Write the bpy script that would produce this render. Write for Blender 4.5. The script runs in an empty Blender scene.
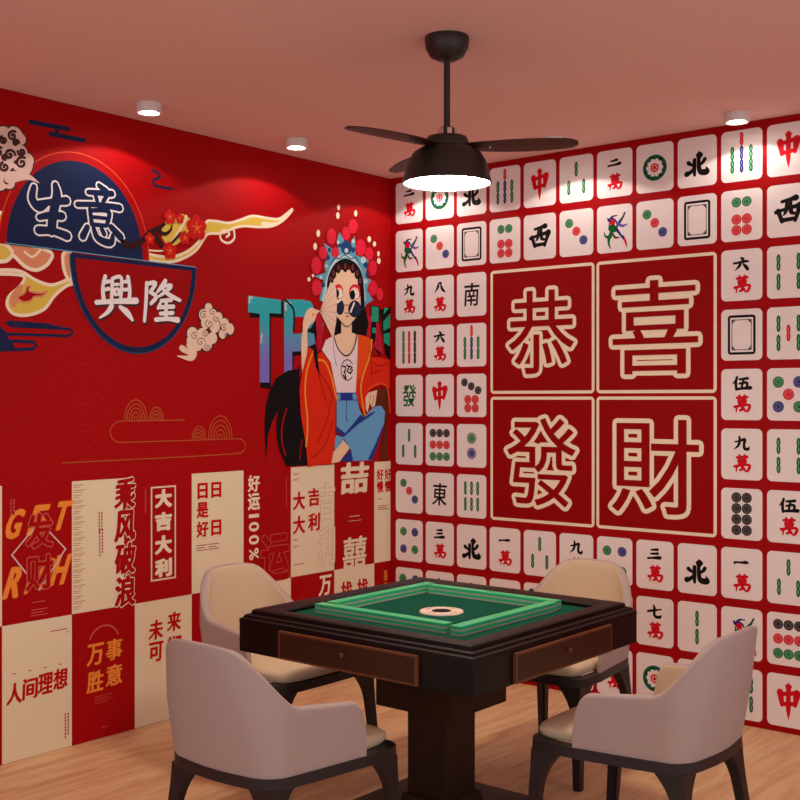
import bpy, bmesh, math, random
from mathutils import Vector, Matrix
from mathutils.geometry import tessellate_polygon, delaunay_2d_cdt
random.seed(4)
PI = math.pi
COL = bpy.context.scene.collection

# ------------------------------------------------------------------ materials
def s2l(c):
    return tuple(((x/255)/12.92 if x/255 <= .04045 else ((x/255+.055)/1.055)**2.4) for x in c)
MATS = {}
def mat(name, rgb, rough=.65, spec=.12, metal=0, coat=0, bump=None):
    if name in MATS: return MATS[name]
    m = bpy.data.materials.new(name); m.use_nodes = True
    b = m.node_tree.nodes['Principled BSDF']
    b.inputs['Base Color'].default_value = (*s2l(rgb), 1)
    b.inputs['Roughness'].default_value = rough
    b.inputs['Specular IOR Level'].default_value = spec
    b.inputs['Metallic'].default_value = metal
    b.inputs['Coat Weight'].default_value = coat
    if bump:
        sc, st = bump
        nt = m.node_tree
        tc = nt.nodes.new('ShaderNodeTexCoord'); n = nt.nodes.new('ShaderNodeTexNoise'); bp = nt.nodes.new('ShaderNodeBump')
        n.inputs['Scale'].default_value = sc; n.inputs['Detail'].default_value = 4
        bp.inputs['Strength'].default_value = st; bp.inputs['Distance'].default_value = .002
        nt.links.new(tc.outputs['Object'], n.inputs['Vector']); nt.links.new(n.outputs['Fac'], bp.inputs['Height'])
        nt.links.new(bp.outputs['Normal'], b.inputs['Normal'])
    MATS[name] = m
    return m
def emis(name, rgb, strength):
    m = bpy.data.materials.new(name); m.use_nodes = True
    nt = m.node_tree; nt.nodes.clear()
    e = nt.nodes.new('ShaderNodeEmission'); o = nt.nodes.new('ShaderNodeOutputMaterial')
    e.inputs['Color'].default_value = (*rgb, 1); e.inputs['Strength'].default_value = strength
    nt.links.new(e.outputs[0], o.inputs[0]); MATS[name] = m
    return m
RED = (172, 3, 9)
mat('ink_red', (164, 3, 12)); mat('wall_red', (160, 3, 10)); mat('panel_red', (150, 1, 8)); mat('tile_white', (244, 234, 232))
mat('cream', (250, 236, 206)); mat('paper', (242, 228, 196)); mat('poster_red', RED); mat('text_red', (196, 6, 14)); mat('deep_red', (150, 8, 14))
mat('black', (22, 18, 20)); mat('tile_green', (12, 104, 46)); mat('tile_blue', (36, 40, 116)); mat('tile_red', (212, 16, 34))
mat('navy', (24, 38, 78)); mat('white', (246, 244, 244)); mat('orange', (250, 150, 60)); mat('orange_line', (214, 70, 40))
mat('gold_line', (190, 96, 52)); mat('yellow', (228, 198, 84)); mat('peach', (226, 150, 110)); mat('cloud_pink', (232, 200, 188))
mat('cloud_cream', (242, 216, 194)); mat('cloud_line', (70, 40, 44)); mat('branch', (52, 24, 22)); mat('petal', (206, 24, 24))
mat('petal_core', (236, 110, 50)); mat('skin', (246, 214, 180)); mat('pompom', (226, 36, 62)); mat('headdress', (100, 172, 200))
mat('headdress_dark', (36, 70, 120)); mat('headdress_light', (190, 224, 226)); mat('hair', (18, 14, 18)); mat('bead', (110, 50, 60))
mat('lens', (36, 44, 76)); mat('shirt', (244, 230, 234)); mat('robe', (226, 46, 20)); mat('robe_orange', (236, 84, 28))
mat('robe_trim', (240, 160, 50)); mat('robe_dark', (150, 20, 16)); mat('jeans', (108, 174, 224)); mat('jeans_dark', (36, 62, 150))
mat('brown_inside', (104, 40, 20)); mat('letter_green', (40, 160, 130)); mat('ribbon', (190, 26, 56)); mat('poster_pink', (214, 96, 84))
mat('poster_line', (206, 150, 112)); mat('teal', (30, 150, 160)); mat('blue_letter', (100, 96, 180))

def node_mat(name):
    m = bpy.data.materials.new(name); m.use_nodes = True; MATS[name] = m
    nt = m.node_tree
    return m, nt, nt.nodes['Principled BSDF']
def M_(nt, op, a, b=None, c=None):
    n = nt.nodes.new('ShaderNodeMath'); n.operation = op
    for i, x in enumerate((a, b, c)):
        if x is None: continue
        if isinstance(x, (int, float)): n.inputs[i].default_value = x
        else: nt.links.new(x, n.inputs[i])
    return n.outputs[0]
# red mural ground with a faint fish-scale wave pattern
m, nt, b = node_mat('mural_red')
tc = nt.nodes.new('ShaderNodeTexCoord'); sp = nt.nodes.new('ShaderNodeSeparateXYZ'); nt.links.new(tc.outputs['Object'], sp.inputs[0])
U, V = sp.outputs['Y'], sp.outputs['Z']
rr = .15; hh = rr*.5
k = M_(nt, 'FLOOR', M_(nt, 'DIVIDE', V, hh))
def cell(kk):
    par = M_(nt, 'MULTIPLY', M_(nt, 'FLOORED_MODULO', kk, 2), rr)
    us = M_(nt, 'ADD', M_(nt, 'SUBTRACT', U, par), 50*rr)
    du = M_(nt, 'SUBTRACT', M_(nt, 'FLOORED_MODULO', us, 2*rr), rr)
    dv = M_(nt, 'SUBTRACT', V, M_(nt, 'MULTIPLY', kk, hh))
    return M_(nt, 'SQRT', M_(nt, 'ADD', M_(nt, 'MULTIPLY', du, du), M_(nt, 'MULTIPLY', dv, dv)))
dA = cell(M_(nt, 'SUBTRACT', k, 1)); dB = cell(k)
inA = M_(nt, 'LESS_THAN', dA, rr)
d = M_(nt, 'ADD', M_(nt, 'MULTIPLY', inA, dA), M_(nt, 'MULTIPLY', M_(nt, 'SUBTRACT', 1, inA), dB))
ring = M_(nt, 'GREATER_THAN', M_(nt, 'SINE', M_(nt, 'MULTIPLY', d, 2*PI/.03)), .2)
nz = nt.nodes.new('ShaderNodeTexNoise'); nz.inputs['Scale'].default_value = 1.6; nt.links.new(tc.outputs['Object'], nz.inputs['Vector'])
fade = nt.nodes.new('ShaderNodeMapRange'); fade.inputs[1].default_value = 2.25; fade.inputs[2].default_value = 1.7
nt.links.new(V, fade.inputs[0])
fac = M_(nt, 'MULTIPLY', M_(nt, 'MULTIPLY', ring, fade.outputs[0]), M_(nt, 'MULTIPLY', nz.outputs['Fac'], .85))
mx = nt.nodes.new('ShaderNodeMixRGB'); nt.links.new(fac, mx.inputs[0])
mx.inputs[1].default_value = (*s2l((168, 2, 8)), 1); mx.inputs[2].default_value = (*s2l((182, 14, 15)), 1)
nt.links.new(mx.outputs[0], b.inputs['Base Color']); b.inputs['Roughness'].default_value = .65; b.inputs['Specular IOR Level'].default_value = .12
# graffiti letters: printed fade from teal down to violet
m, nt, b = node_mat('graffiti')
tc = nt.nodes.new('ShaderNodeTexCoord'); sp = nt.nodes.new('ShaderNodeSeparateXYZ'); nt.links.new(tc.outputs['Object'], sp.inputs[0])
r = nt.nodes.new('ShaderNodeMapRange'); r.inputs[1].default_value = 1.72; r.inputs[2].default_value = 1.92; nt.links.new(sp.outputs['Z'], r.inputs[0])
mx = nt.nodes.new('ShaderNodeMixRGB'); nt.links.new(r.outputs[0], mx.inputs[0])
mx.inputs[1].default_value = (*s2l((124, 116, 208)), 1); mx.inputs[2].default_value = (*s2l((26, 178, 192)), 1)
nt.links.new(mx.outputs[0], b.inputs['Base Color']); b.inputs['Roughness'].default_value = .6
# wood floor
m, nt, b = node_mat('floor_wood')
tc = nt.nodes.new('ShaderNodeTexCoord'); mp = nt.nodes.new('ShaderNodeMapping'); nt.links.new(tc.outputs['Object'], mp.inputs[0])
mp.inputs['Rotation'].default_value = (0, 0, PI/2)
br = nt.nodes.new('ShaderNodeTexBrick'); nt.links.new(mp.outputs[0], br.inputs['Vector'])
br.inputs['Scale'].default_value = 1; br.inputs['Brick Width'].default_value = 1.25; br.inputs['Row Height'].default_value = .15
br.inputs['Mortar Size'].default_value = .0012; br.inputs['Color1'].default_value = (*s2l((232, 192, 148)), 1)
br.inputs['Color2'].default_value = (*s2l((226, 182, 136)), 1); br.inputs['Mortar'].default_value = (*s2l((196, 146, 100)), 1)
br.inputs['Mortar Smooth'].default_value = .3; br.inputs['Bias'].default_value = 0
mp2 = nt.nodes.new('ShaderNodeMapping'); mp2.inputs['Scale'].default_value = (1.3, 9, 1); nt.links.new(mp.outputs[0], mp2.inputs[0])
n1 = nt.nodes.new('ShaderNodeTexNoise'); n1.inputs['Scale'].default_value = 2.2; n1.inputs['Detail'].default_value = 8; n1.inputs['Distortion'].default_value = .7
nt.links.new(mp2.outputs[0], n1.inputs['Vector'])
mr = nt.nodes.new('ShaderNodeMapRange'); mr.inputs[1].default_value = .42; mr.inputs[2].default_value = .68; nt.links.new(n1.outputs['Fac'], mr.inputs[0])
mx = nt.nodes.new('ShaderNodeMixRGB'); mx.blend_type = 'MULTIPLY'; mx.inputs[0].default_value = 1
cr = nt.nodes.new('ShaderNodeMixRGB'); cr.inputs[1].default_value = (1, 1, 1, 1); cr.inputs[2].default_value = (.80, .68, .56, 1)
nt.links.new(mr.outputs[0], cr.inputs[0]); nt.links.new(br.outputs['Color'], mx.inputs[1]); nt.links.new(cr.outputs[0], mx.inputs[2])
nt.links.new(mx.outputs[0], b.inputs['Base Color']); b.inputs['Roughness'].default_value = .45; b.inputs['Specular IOR Level'].default_value = .35
def wood(name, c1, c2, scale=(1, 1, 10), rough=.3, coat=0.0):
    m, nt, b = node_mat(name)
    tc = nt.nodes.new('ShaderNodeTexCoord'); mp = nt.nodes.new('ShaderNodeMapping'); mp.inputs['Scale'].default_value = scale
    nt.links.new(tc.outputs['Object'], mp.inputs[0])
    n = nt.nodes.new('ShaderNodeTexNoise'); n.inputs['Scale'].default_value = 5; n.inputs['Detail'].default_value = 6; n.inputs['Distortion'].default_value = .4
    nt.links.new(mp.outputs[0], n.inputs['Vector'])
    mx = nt.nodes.new('ShaderNodeMixRGB'); nt.links.new(n.outputs['Fac'], mx.inputs[0])
    mx.inputs[1].default_value = (*s2l(c1), 1); mx.inputs[2].default_value = (*s2l(c2), 1)
    nt.links.new(mx.outputs[0], b.inputs['Base Color']); b.inputs['Roughness'].default_value = rough; b.inputs['Specular IOR Level'].default_value = .22; b.inputs['Coat Weight'].default_value = coat
    return m
wood('table_wood', (12, 8, 8), (22, 12, 11), (1, 1, 8), .38, .0)
wood('drawer_wood', (54, 28, 18), (68, 36, 23), (2, 2, 12), .4)
wood('drawer_edge', (100, 58, 38), (116, 68, 44), (2, 2, 12), .4)
wood('column_wood', (40, 24, 18), (56, 34, 25), (6, 6, 1), .45)
wood('blade_wood', (52, 26, 22), (74, 36, 28), (1, 8, 1), .4)
mat('chair_leg', (40, 28, 31), .45, .4); mat('shell', (178, 158, 152), .62, .3, bump=(220, .15)); mat('cushion', (216, 192, 160), .55, .3, bump=(220, .15))
mat('shell_inner', (208, 184, 156), .6, .2, bump=(220, .15)); mat('felt', (8, 76, 60), .9, .1, bump=(600, .2)); mat('console_white', (226, 206, 192), .35); mat('fan_black', (44, 34, 34), .45, .4)
mat('chrome', (220, 216, 210), .2, .5, 1); mat('ceiling_paint', (238, 194, 186), .9, .1); mat('fixture_white', (226, 216, 214), .5)
mat('tile_ivory', (180, 180, 164), .25, .5); mat('tile_back', (52, 196, 132), .25, .5)
emis('lamp_glow', (1.0, .86, .68), 60); emis('down_glow', (1.0, .9, .78), 25)

# ------------------------------------------------------------------ camera and wall picking
F_, YAW, CX, CY, CZ, VY = 1143.35, .6876, 4.2745, -5.1189, 1.5104, 400
FW = Vector((-math.sin(YAW), math.cos(YAW), 0)); RT = Vector((math.cos(YAW), math.sin(YAW), 0))
def pl(px, py):                     # a point of the left wall
    d = FW + RT*((px-400)/F_) + Vector((0, 0, (VY-py)/F_)); t = -CX/d.x
    return (CY + d.y*t, CZ + d.z*t)
def P(ox, oy, pts, k=8): return [pl(ox + p[0]/k, oy + p[1]/k) for p in pts]

# ------------------------------------------------------------------ flat printed art
def catmull(pts, closed=False, n=5):
    out = []; N = len(pts)
    if N < 3: return list(pts)
    rng = range(N) if closed else range(N-1)
    for i in rng:
        if closed: p = [pts[(i+j-1) % N] for j in range(4)]
        else: p = [pts[max(0, i-1)], pts[i], pts[i+1], pts[min(N-1, i+2)]]
        for s in range(n):
            t = s/n
            out.append(tuple(.5*((2*p[1][q]) + (-p[0][q]+p[2][q])*t + (2*p[0][q]-5*p[1][q]+4*p[2][q]-p[3][q])*t*t
                       + (-p[0][q]+3*p[1][q]-3*p[2][q]+p[3][q])*t**3) for q in range(len(pts[0]))))
    if not closed: out.append(tuple(pts[-1]))
    return out
_glyph = {}
def glyph_geo(ch):
    if ch not in _glyph:
        c = bpy.data.curves.new('g', 'FONT'); c.body = ch; c.resolution_u = 3
        o = bpy.data.objects.new('g', c); COL.objects.link(o)
        dg = bpy.context.evaluated_depsgraph_get()
        me = bpy.data.meshes.new_from_object(o.evaluated_get(dg))
        bm = bmesh.new(); bm.from_mesh(me); bmesh.ops.remove_doubles(bm, verts=bm.verts, dist=1e-5); bm.verts.index_update()
        vs = [(q.co.x, q.co.y) for q in bm.verts]; fs = [tuple(q.index for q in f.verts) for f in bm.faces]
        nx = {}
        for e in bm.edges:
            if len(e.link_faces) == 1:
                i, j = e.verts[0].index, e.verts[1].index; nx.setdefault(i, []).append(j); nx.setdefault(j, []).append(i)
        loops = []; seen = set()
        for st in nx:
            if st in seen: continue
            lp = [st]; seen.add(st); cur = st
            while True:
                nn = [q for q in nx[cur] if q not in seen]
                if not nn: break
                cur = nn[0]; seen.add(cur); lp.append(cur)
            loops.append(lp)
        bm.free(); bpy.data.objects.remove(o); bpy.data.curves.remove(c); bpy.data.meshes.remove(me)
        _glyph[ch] = (vs, fs, loops)
    return _glyph[ch]
class Art:
    """flat printed shapes; overlapping shapes of one colour and layer are merged into clean faces"""
    def __init__(s, plane, base=.0023, step=.0003, o=(0, 0), whole=False):
        s.whole = whole
        s.pl, s.b, s.st, s.o = plane, base, step, o; s.q = {}; s.subs = {}
    def pt(s, u, v, lay):
        off = s.b + s.st*lay
        if s.pl == 'L': return (off, u, v)
        return (u-s.o[0], -off, v-s.o[1])
    def add(s, uv, faces, m, lay):
        V, F = s.q.setdefault((m, round(lay, 3)), ([], []))
        k = len(V); V += [(p[0], p[1]) for p in uv]
        F += [tuple(k+a for a in f) for f in faces]
    def poly(s, pts, m, lay=0, smooth=False):
        if smooth: pts = catmull(pts, True, 4)
        tris = tessellate_polygon([[Vector((p[0], p[1], 0)) for p in pts]])
        s.add([(p[0], p[1]) for p in pts], tris, m, lay)
    def rect(s, u0, v0, u1, v1, m, lay=0): s.add([(u0, v0), (u1, v0), (u1, v1), (u0, v1)], [(0, 1, 2, 3)], m, lay)
    def stroke(s, pts, w, m, lay=0, smooth=True, closed=False, cap=True):
        # pts (u,v) or (u,v,width)
        if smooth: pts = catmull(pts, closed, 5)
        n = len(pts); uv = []; fs = []
        for i, p in enumerate(pts):
            a = pts[i-1] if (i or closed) else p; c = pts[(i+1) % n] if (i < n-1 or closed) else p
            dx, dy = c[0]-a[0], c[1]-a[1]; l = math.hypot(dx, dy) or 1
            hw = (p[2] if len(p) > 2 else w)/2
            uv += [(p[0]-dy/l*hw, p[1]+dx/l*hw), (p[0]+dy/l*hw, p[1]-dx/l*hw)]
        for i in range(n-1 if not closed else n):
            j = (i+1) % n; fs.append((2*i, 2*i+1, 2*j+1, 2*j))
        s.add(uv, fs, m, lay)
        if cap and not closed:
            for p in (pts[0], pts[-1]): s.disc(p[0], p[1], (p[2] if len(p) > 2 else w)/2, m, lay, n=8)
    def disc(s, u, v, r, m, lay=0, ry=None, n=24, a0=0, a1=2*PI):
        ry = ry or r
        full = abs(a1-a0-2*PI) < 1e-6
        pts = [(u+r*math.cos(a0+(a1-a0)*i/n), v+ry*math.sin(a0+(a1-a0)*i/n)) for i in range(n if full else n+1)]
        s.add(pts, [tuple(range(len(pts)))], m, lay)
    def ring(s, u, v, r, w, m, lay=0, ry=None, n=28, a0=0, a1=2*PI):
        ry = ry or r; uv = []; fs = []
        for i in range(n+1):
            a = a0+(a1-a0)*i/n; c, q = math.cos(a), math.sin(a)
            uv += [(u+r*c, v+ry*q), (u+(r-w)*c, v+(ry-w)*q)]
        for i in range(n): fs.append((2*i, 2*i+1, 2*i+3, 2*i+2))
        s.add(uv, fs, m, lay)
    def rrect(s, u0, v0, u1, v1, r, m, lay=0, n=5):
        pts = []
        for (cx, cy, a) in ((u1-r, v1-r, 0), (u0+r, v1-r, PI/2), (u0+r, v0+r, PI), (u1-r, v0+r, 1.5*PI)):
            for i in range(n+1): pts.append((cx+r*math.cos(a+PI/2*i/n), cy+r*math.sin(a+PI/2*i/n)))
        s.add(pts, [tuple(range(len(pts)))], m, lay); return pts
    def frame(s, u0, v0, u1, v1, r, w, m, lay=0, n=5):
        def rr(a0, b0, a1, b1, r):
            pts = []
            for (cx, cy, a) in ((a1-r, b1-r, 0), (a0+r, b1-r, PI/2), (a0+r, b0+r, PI), (a1-r, b0+r, 1.5*PI)):
                for i in range(n+1): pts.append((cx+r*math.cos(a+PI/2*i/n), cy+r*math.sin(a+PI/2*i/n)))
            return pts
        o = rr(u0, v0, u1, v1, r); q = rr(u0+w, v0+w, u1-w, v1-w, max(r-w, .0005)); N = len(o)
        s.add(o+q, [(i, (i+1) % N, N+(i+1) % N, N+i) for i in range(N)], m, lay)
    def glyph(s, ch, u, v, w, h, m, lay=0, off=0.0, nib=0.0, slant=0.0, rot=0.0, nv=.35):
        """one character; off thickens it by a band along its contours. Each character is a mesh of its own."""
        if not s.whole:
            key = (ch, round(u, 2), round(v, 2)); t = s.subs.setdefault(key, Art(s.pl, s.b, s.st, s.o, True))
            return t.glyph(ch, u, v, w, h, m, lay, off, nib, slant, rot, nv)
        vs, fs, loops = glyph_geo(ch)
        x0 = min(p[0] for p in vs); x1 = max(p[0] for p in vs); y0 = min(p[1] for p in vs); y1 = max(p[1] for p in vs)
        sx = w/max(x1-x0, .2); sy = h/max(y1-y0, .2); cr, sr = math.cos(rot), math.sin(rot)
        reps = [(0, 0)] if not nib else [(nib*t, nib*nv*t) for t in (-1, 0, 1)]
        def T(p, dx=0, dy=0):
            a = (p[0]-(x0+x1)/2+dx)*sx; b = (p[1]-(y0+y1)/2+dy)*sy; a += b*slant
            return (u+a*cr-b*sr, v+a*sr+b*cr)
        for k, (dx, dy) in enumerate(reps): s.add([T(p, dx, dy) for p in vs], fs, m, lay)
        if off:
            R = off*(sx+sy)/2
            for dx, dy in ([(0, 0)] if not nib else [reps[0], reps[-1]]):
                for lp in loops:
                    q = [T(vs[i], dx, dy) for i in lp]; n = len(q)
                    for i in range(n):
                        A_, B_ = q[i], q[(i+1) % n]; ex, ey = B_[0]-A_[0], B_[1]-A_[1]; l = math.hypot(ex, ey)
                        if l < 1e-6: continue
                        nx, ny = -ey/l*R, ex/l*R; C_ = q[i-1]; fx, fy = A_[0]-C_[0], A_[1]-C_[1]
                        s.add([(A_[0]+nx, A_[1]+ny), (A_[0]-nx, A_[1]-ny), (B_[0]-nx, B_[1]-ny), (B_[0]+nx, B_[1]+ny)], [(0, 1, 2, 3)], m, lay)
                        if abs(ex*fy-ey*fx) > .25*l*(math.hypot(fx, fy)+1e-9): s.disc(A_[0], A_[1], R, m, lay, n=8)
    def text(s, string, u, v, size, m, lay=0, off=.01, adv=1.1, vert=False, w=None, nib=0.0, slant=0):
        # glyph centres run right from (u,v), or downward
        for i, ch in enumerate(string):
            if ch == ' ': continue
            uu, vv = (u, v-i*size*adv) if vert else (u+i*(w or size)*adv, v)
            s.glyph(ch, uu, vv, (w or size), size, m, lay, off, nib, slant)
    def brush(s, strokes, u, v, w, h, m, lay=0, k=1.95, grow=0.0):
        for j, st in enumerate(strokes):
            s.stroke([(u+(p[0]/100-.5)*w, v+(.5-p[1]/100)*h, p[2]/100*(w+h)/2*k+grow) for p in st], 0, m, lay)
    def mesh(s, name):
        verts, faces, mi, mats = [], [], [], []
        for (m, lay), (V, F) in sorted(s.q.items(), key=lambda t: t[0][1]):
            if m not in mats: mats.append(m)
            tri = []
            for f in F:
                for i in range(1, len(f)-1):
                    a, b, c = V[f[0]], V[f[i]], V[f[i+1]]; ar = (b[0]-a[0])*(c[1]-a[1])-(b[1]-a[1])*(c[0]-a[0])
                    if abs(ar) < 1e-12: continue
                    tri.append((f[0], f[i], f[i+1]) if ar > 0 else (f[0], f[i+1], f[i]))
            if len(tri) > 1:
                K = 10.0
                r = delaunay_2d_cdt([Vector((p[0]*K, p[1]*K)) for p in V], [], tri, 1, 1e-6)
                vv = [(p[0]/K, p[1]/K) for p in r[0]]; ff = [f for f, o in zip(r[2], r[5]) if len(o)]
            else: vv, ff = V, tri
            k = len(verts); verts += [s.pt(p[0], p[1], lay) for p in vv]
            faces += [tuple(k+i for i in f) for f in ff]; mi += [mats.index(m)]*len(ff)
        me = bpy.data.meshes.new(name); me.from_pydata(verts, [], faces)
        for q in mats: me.materials.append(MATS[q])
        me.polygons.foreach_set('material_index', mi); me.update(); return me
    def build(s, name, parent=None):
        o = None
        if s.q:
            o = bpy.data.objects.new(name if name != 'lettering' else 'fine_print', s.mesh(name)); COL.objects.link(o); o.parent = parent
        for k, t in s.subs.items():
            c = bpy.data.objects.new('character', t.mesh('character')); COL.objects.link(c); c.parent = parent if (name == 'lettering' or not o) else o
        return o

# ------------------------------------------------------------------ solids
def link(name, me, mats, parent=None, smooth=False):
    if isinstance(mats, str): mats = [mats]
    for q in mats: me.materials.append(MATS[q])
    if smooth: me.polygons.foreach_set('use_smooth', [True]*len(me.polygons))
    o = bpy.data.objects.new(name, me); COL.objects.link(o); o.parent = parent; return o
def box_bm(bm, lo, hi, mi=0, bev=0):
    x0, y0, z0 = lo; x1, y1, z1 = hi
    vs = [bm.verts.new(p) for p in ((x0, y0, z0), (x1, y0, z0), (x1, y1, z0), (x0, y1, z0), (x0, y0, z1), (x1, y0, z1), (x1, y1, z1), (x0, y1, z1))]
    fs = [bm.faces.new([vs[i] for i in f]) for f in ((3, 2, 1, 0), (4, 5, 6, 7), (0, 1, 5, 4), (1, 2, 6, 5), (2, 3, 7, 6), (3, 0, 4, 7))]
    for f in fs: f.material_index = mi
    if bev:
        es = list({e for f in fs for e in f.edges})
        bmesh.ops.bevel(bm, geom=es, offset=bev, segments=2, profile=.6, affect='EDGES')
def bm_obj(name, bm, mats, parent=None, smooth=False):
    me = bpy.data.meshes.new(name); bm.to_mesh(me); bm.free(); return link(name, me, mats, parent, smooth)
def box(name, lo, hi, m, parent=None, bev=0):
    bm = bmesh.new(); box_bm(bm, lo, hi, 0, bev); return bm_obj(name, bm, m, parent)
def lathe(name, prof, m, parent=None, n=40, mi=None, c=(0, 0)):
    vs = []; fs = []
    for r, z in prof:
        for i in range(n): a = 2*PI*i/n; vs.append((c[0]+r*math.cos(a), c[1]+r*math.sin(a), z))
    for j in range(len(prof)-1):
        for i in range(n): fs.append((j*n+i, j*n+(i+1) % n, (j+1)*n+(i+1) % n, (j+1)*n+i))
    if prof[0][0] > 1e-4: fs.append(tuple(range(n))[::-1])
    if prof[-1][0] > 1e-4: fs.append(tuple((len(prof)-1)*n+i for i in range(n)))
    me = bpy.data.meshes.new(name); me.from_pydata(vs, [], fs); me.update()
    o = link(name, me, m, parent, True)
    es = [e for e in me.edges]
    return sharp(o)
def sharp(o, ang=35):
    bm = bmesh.new(); bm.from_mesh(o.data); bmesh.ops.remove_doubles(bm, verts=bm.verts, dist=1e-6)
    bmesh.ops.recalc_face_normals(bm, faces=bm.faces)
    for e in bm.edges:
        if len(e.link_faces) == 2 and e.calc_face_angle(0) > math.radians(ang): e.smooth = False
    for f in bm.faces: f.smooth = True
    bm.to_mesh(o.data); bm.free(); return o
def loft(rings, closed_ends=True):
    """rings: list of equal-length point loops -> mesh data"""
    n = len(rings[0]); vs = [p for r in rings for p in r]; fs = []
    for j in range(len(rings)-1):
        for i in range(n): fs.append((j*n+i, j*n+(i+1) % n, (j+1)*n+(i+1) % n, (j+1)*n+i))
    if closed_ends: fs.append(tuple(range(n))[::-1]); fs.append(tuple((len(rings)-1)*n+i for i in range(n)))
    return vs, fs
def tag(o, label=None, cat=None, group=None, kind=None):
    if label: o['label'] = label
    if cat: o['category'] = cat
    if group: o['group'] = group
    if kind: o['kind'] = kind
    return o
def empty(name, loc, rz=0):
    o = bpy.data.objects.new(name, None); COL.objects.link(o); o.location = loc; o.rotation_euler = (0, 0, rz); o.empty_display_size = .05
    return o

# ------------------------------------------------------------------ room
RH = 2.8
tag(box('floor', (-.1, -6.2, -.06), (5.6, .1, 0), 'floor_wood'), kind='structure')
tag(box('ceiling', (-.1, -6.2, RH), (5.6, .1, RH+.08), 'ceiling_paint'), kind='structure')
tag(box('wall_left', (-.1, -6.2, 0), (0, 0, RH), 'wall_red'), kind='structure')
tag(box('wall_right', (-.1, 0, 0), (5.6, .1, RH), 'wall_red'), kind='structure')

# ------------------------------------------------------------------ right wall: mahjong tile wallpaper
X0, PX_, TW, ZT, PZ, TH = .041, .2208, .199, 2.7667, .2779, .2383
WX1 = X0 + 12*PX_
paper = box('mahjong_wallpaper', (.002, -.002, .012), (WX1, 0, RH-.004), 'ink_red')
tag(paper, 'red wallpaper printed with rows of white mahjong tiles around four large characters', 'wallpaper')
NUM = {
 '一': [[(5, 55, 10), (20, 50, 7), (50, 50, 8), (80, 46, 12), (96, 50, 3)]],
 '二': [[(22, 28, 7), (40, 27, 8), (65, 21, 12), (76, 26, 4)], [(2, 74, 9), (25, 70, 8), (60, 67, 10), (90, 60, 15), (100, 68, 3)]],
 '三': [[(25, 14, 7), (70, 9, 11)], [(22, 46, 7), (72, 41, 10)], [(2, 84, 9), (30, 80, 8), (85, 74, 14), (98, 80, 3)]],
 '六': [[(45, 3, 5), (56, 14, 13), (58, 24, 6)], [(0, 44, 8), (30, 40, 8), (70, 33, 11), (98, 35, 4)], [(42, 52, 10), (32, 70, 10), (8, 98, 2)], [(60, 52, 6), (75, 70, 12), (90, 92, 12), (97, 88, 3)]],
 '七': [[(0, 56, 8), (30, 47, 9), (97, 30, 5)], [(42, 3, 6), (48, 30, 12), (46, 68, 11), (56, 92, 11), (86, 92, 12), (97, 74, 3)]],
 '八': [[(40, 12, 6), (34, 44, 12), (3, 98, 2)], [(46, 10, 8), (62, 10, 9), (62, 30, 8), (76, 68, 13), (100, 92, 6)]],
 '九': [[(35, 2, 7), (38, 30, 10), (28, 70, 9), (0, 98, 2)], [(6, 42, 5), (40, 34, 8), (70, 22, 11), (66, 60, 10), (70, 90, 11), (92, 93, 11), (99, 72, 2)]],
 '中': [[(50, 0, 1), (50, 9, 13), (50, 20, 9), (49, 70, 9), (50, 100, 1)], [(6, 28, 13), (16, 62, 8)], [(8, 34, 8), (50, 29, 8), (92, 25, 9)], [(94, 26, 15), (84, 60, 7)], [(16, 60, 8), (84, 55, 8)]],
 '北': [[(38, 32, 9), (37, 60, 10), (38, 96, 7)], [(8, 42, 10), (24, 52, 7), (36, 48, 7)], [(0, 88, 13), (18, 82, 9), (36, 68, 8)], [(60, 0, 3), (61, 13, 18), (58, 30, 9), (59, 62, 10), (66, 84, 12), (84, 88, 14), (100, 86, 12), (94, 68, 3)], [(60, 56, 6), (78, 46, 8), (88, 34, 9)]],
 '西': [[(24, 14, 7), (55, 8, 8), (80, 3, 13)], [(0, 54, 9), (40, 44, 7), (94, 34, 10)], [(8, 48, 9), (24, 92, 9)], [(96, 34, 15), (88, 60, 9), (76, 92, 8)], [(24, 88, 9), (76, 84, 8)], [(44, 16, 7), (40, 52, 8), (30, 68, 3)], [(58, 14, 7), (60, 56, 9), (74, 64, 6)]],
 '伍': [[(24, 2, 8), (18, 28, 9), (0, 52, 3)], [(18, 32, 9), (18, 66, 10), (20, 98, 8)], [(38, 20, 7), (84, 13, 10)], [(62, 18, 8), (56, 50, 8), (50, 86, 8)], [(38, 52, 7), (80, 46, 9), (78, 84, 9)], [(28, 92, 9), (60, 88, 9), (100, 84, 13)]],
}
WAN = [[(18, 12, 8), (82, 8, 9)], [(34, 0, 8), (34, 22, 6)], [(66, -2, 8), (62, 22, 6)],
       [(28, 28, 8), (32, 52, 7)], [(30, 29, 7), (72, 25, 8), (68, 50, 7)], [(32, 40, 6), (68, 37, 6)], [(34, 51, 6), (68, 49, 6)],
       [(50, 26, 7), (50, 84, 8)], [(4, 66, 9), (50, 58, 8), (96, 56, 9), (88, 86, 9), (72, 96, 4)], [(18, 64, 9), (14, 98, 3)], [(36, 88, 7), (60, 80, 7)], [(60, 70, 6), (68, 88, 7)]]
WAN_COL = 'tile_red'
TINT = {'tile_green': 'tint_green', 'tile_red': 'tint_red', 'tile_blue': 'tint_blue', 'black': 'tint_black'}
mat('tint_green', (120, 186, 140)); mat('tint_red', (236, 120, 124)); mat('tint_blue', (120, 124, 172)); mat('tint_black', (120, 112, 112))
def circ(a, u, v, r, col, lay=2):
    a.disc(u, v, r, col, lay, n=18); a.ring(u, v, r*.76, r*.14, TINT[col], lay+1, n=18)
    a.ring(u, v, r*.42, r*.12, TINT[col], lay+1, n=16)
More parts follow.
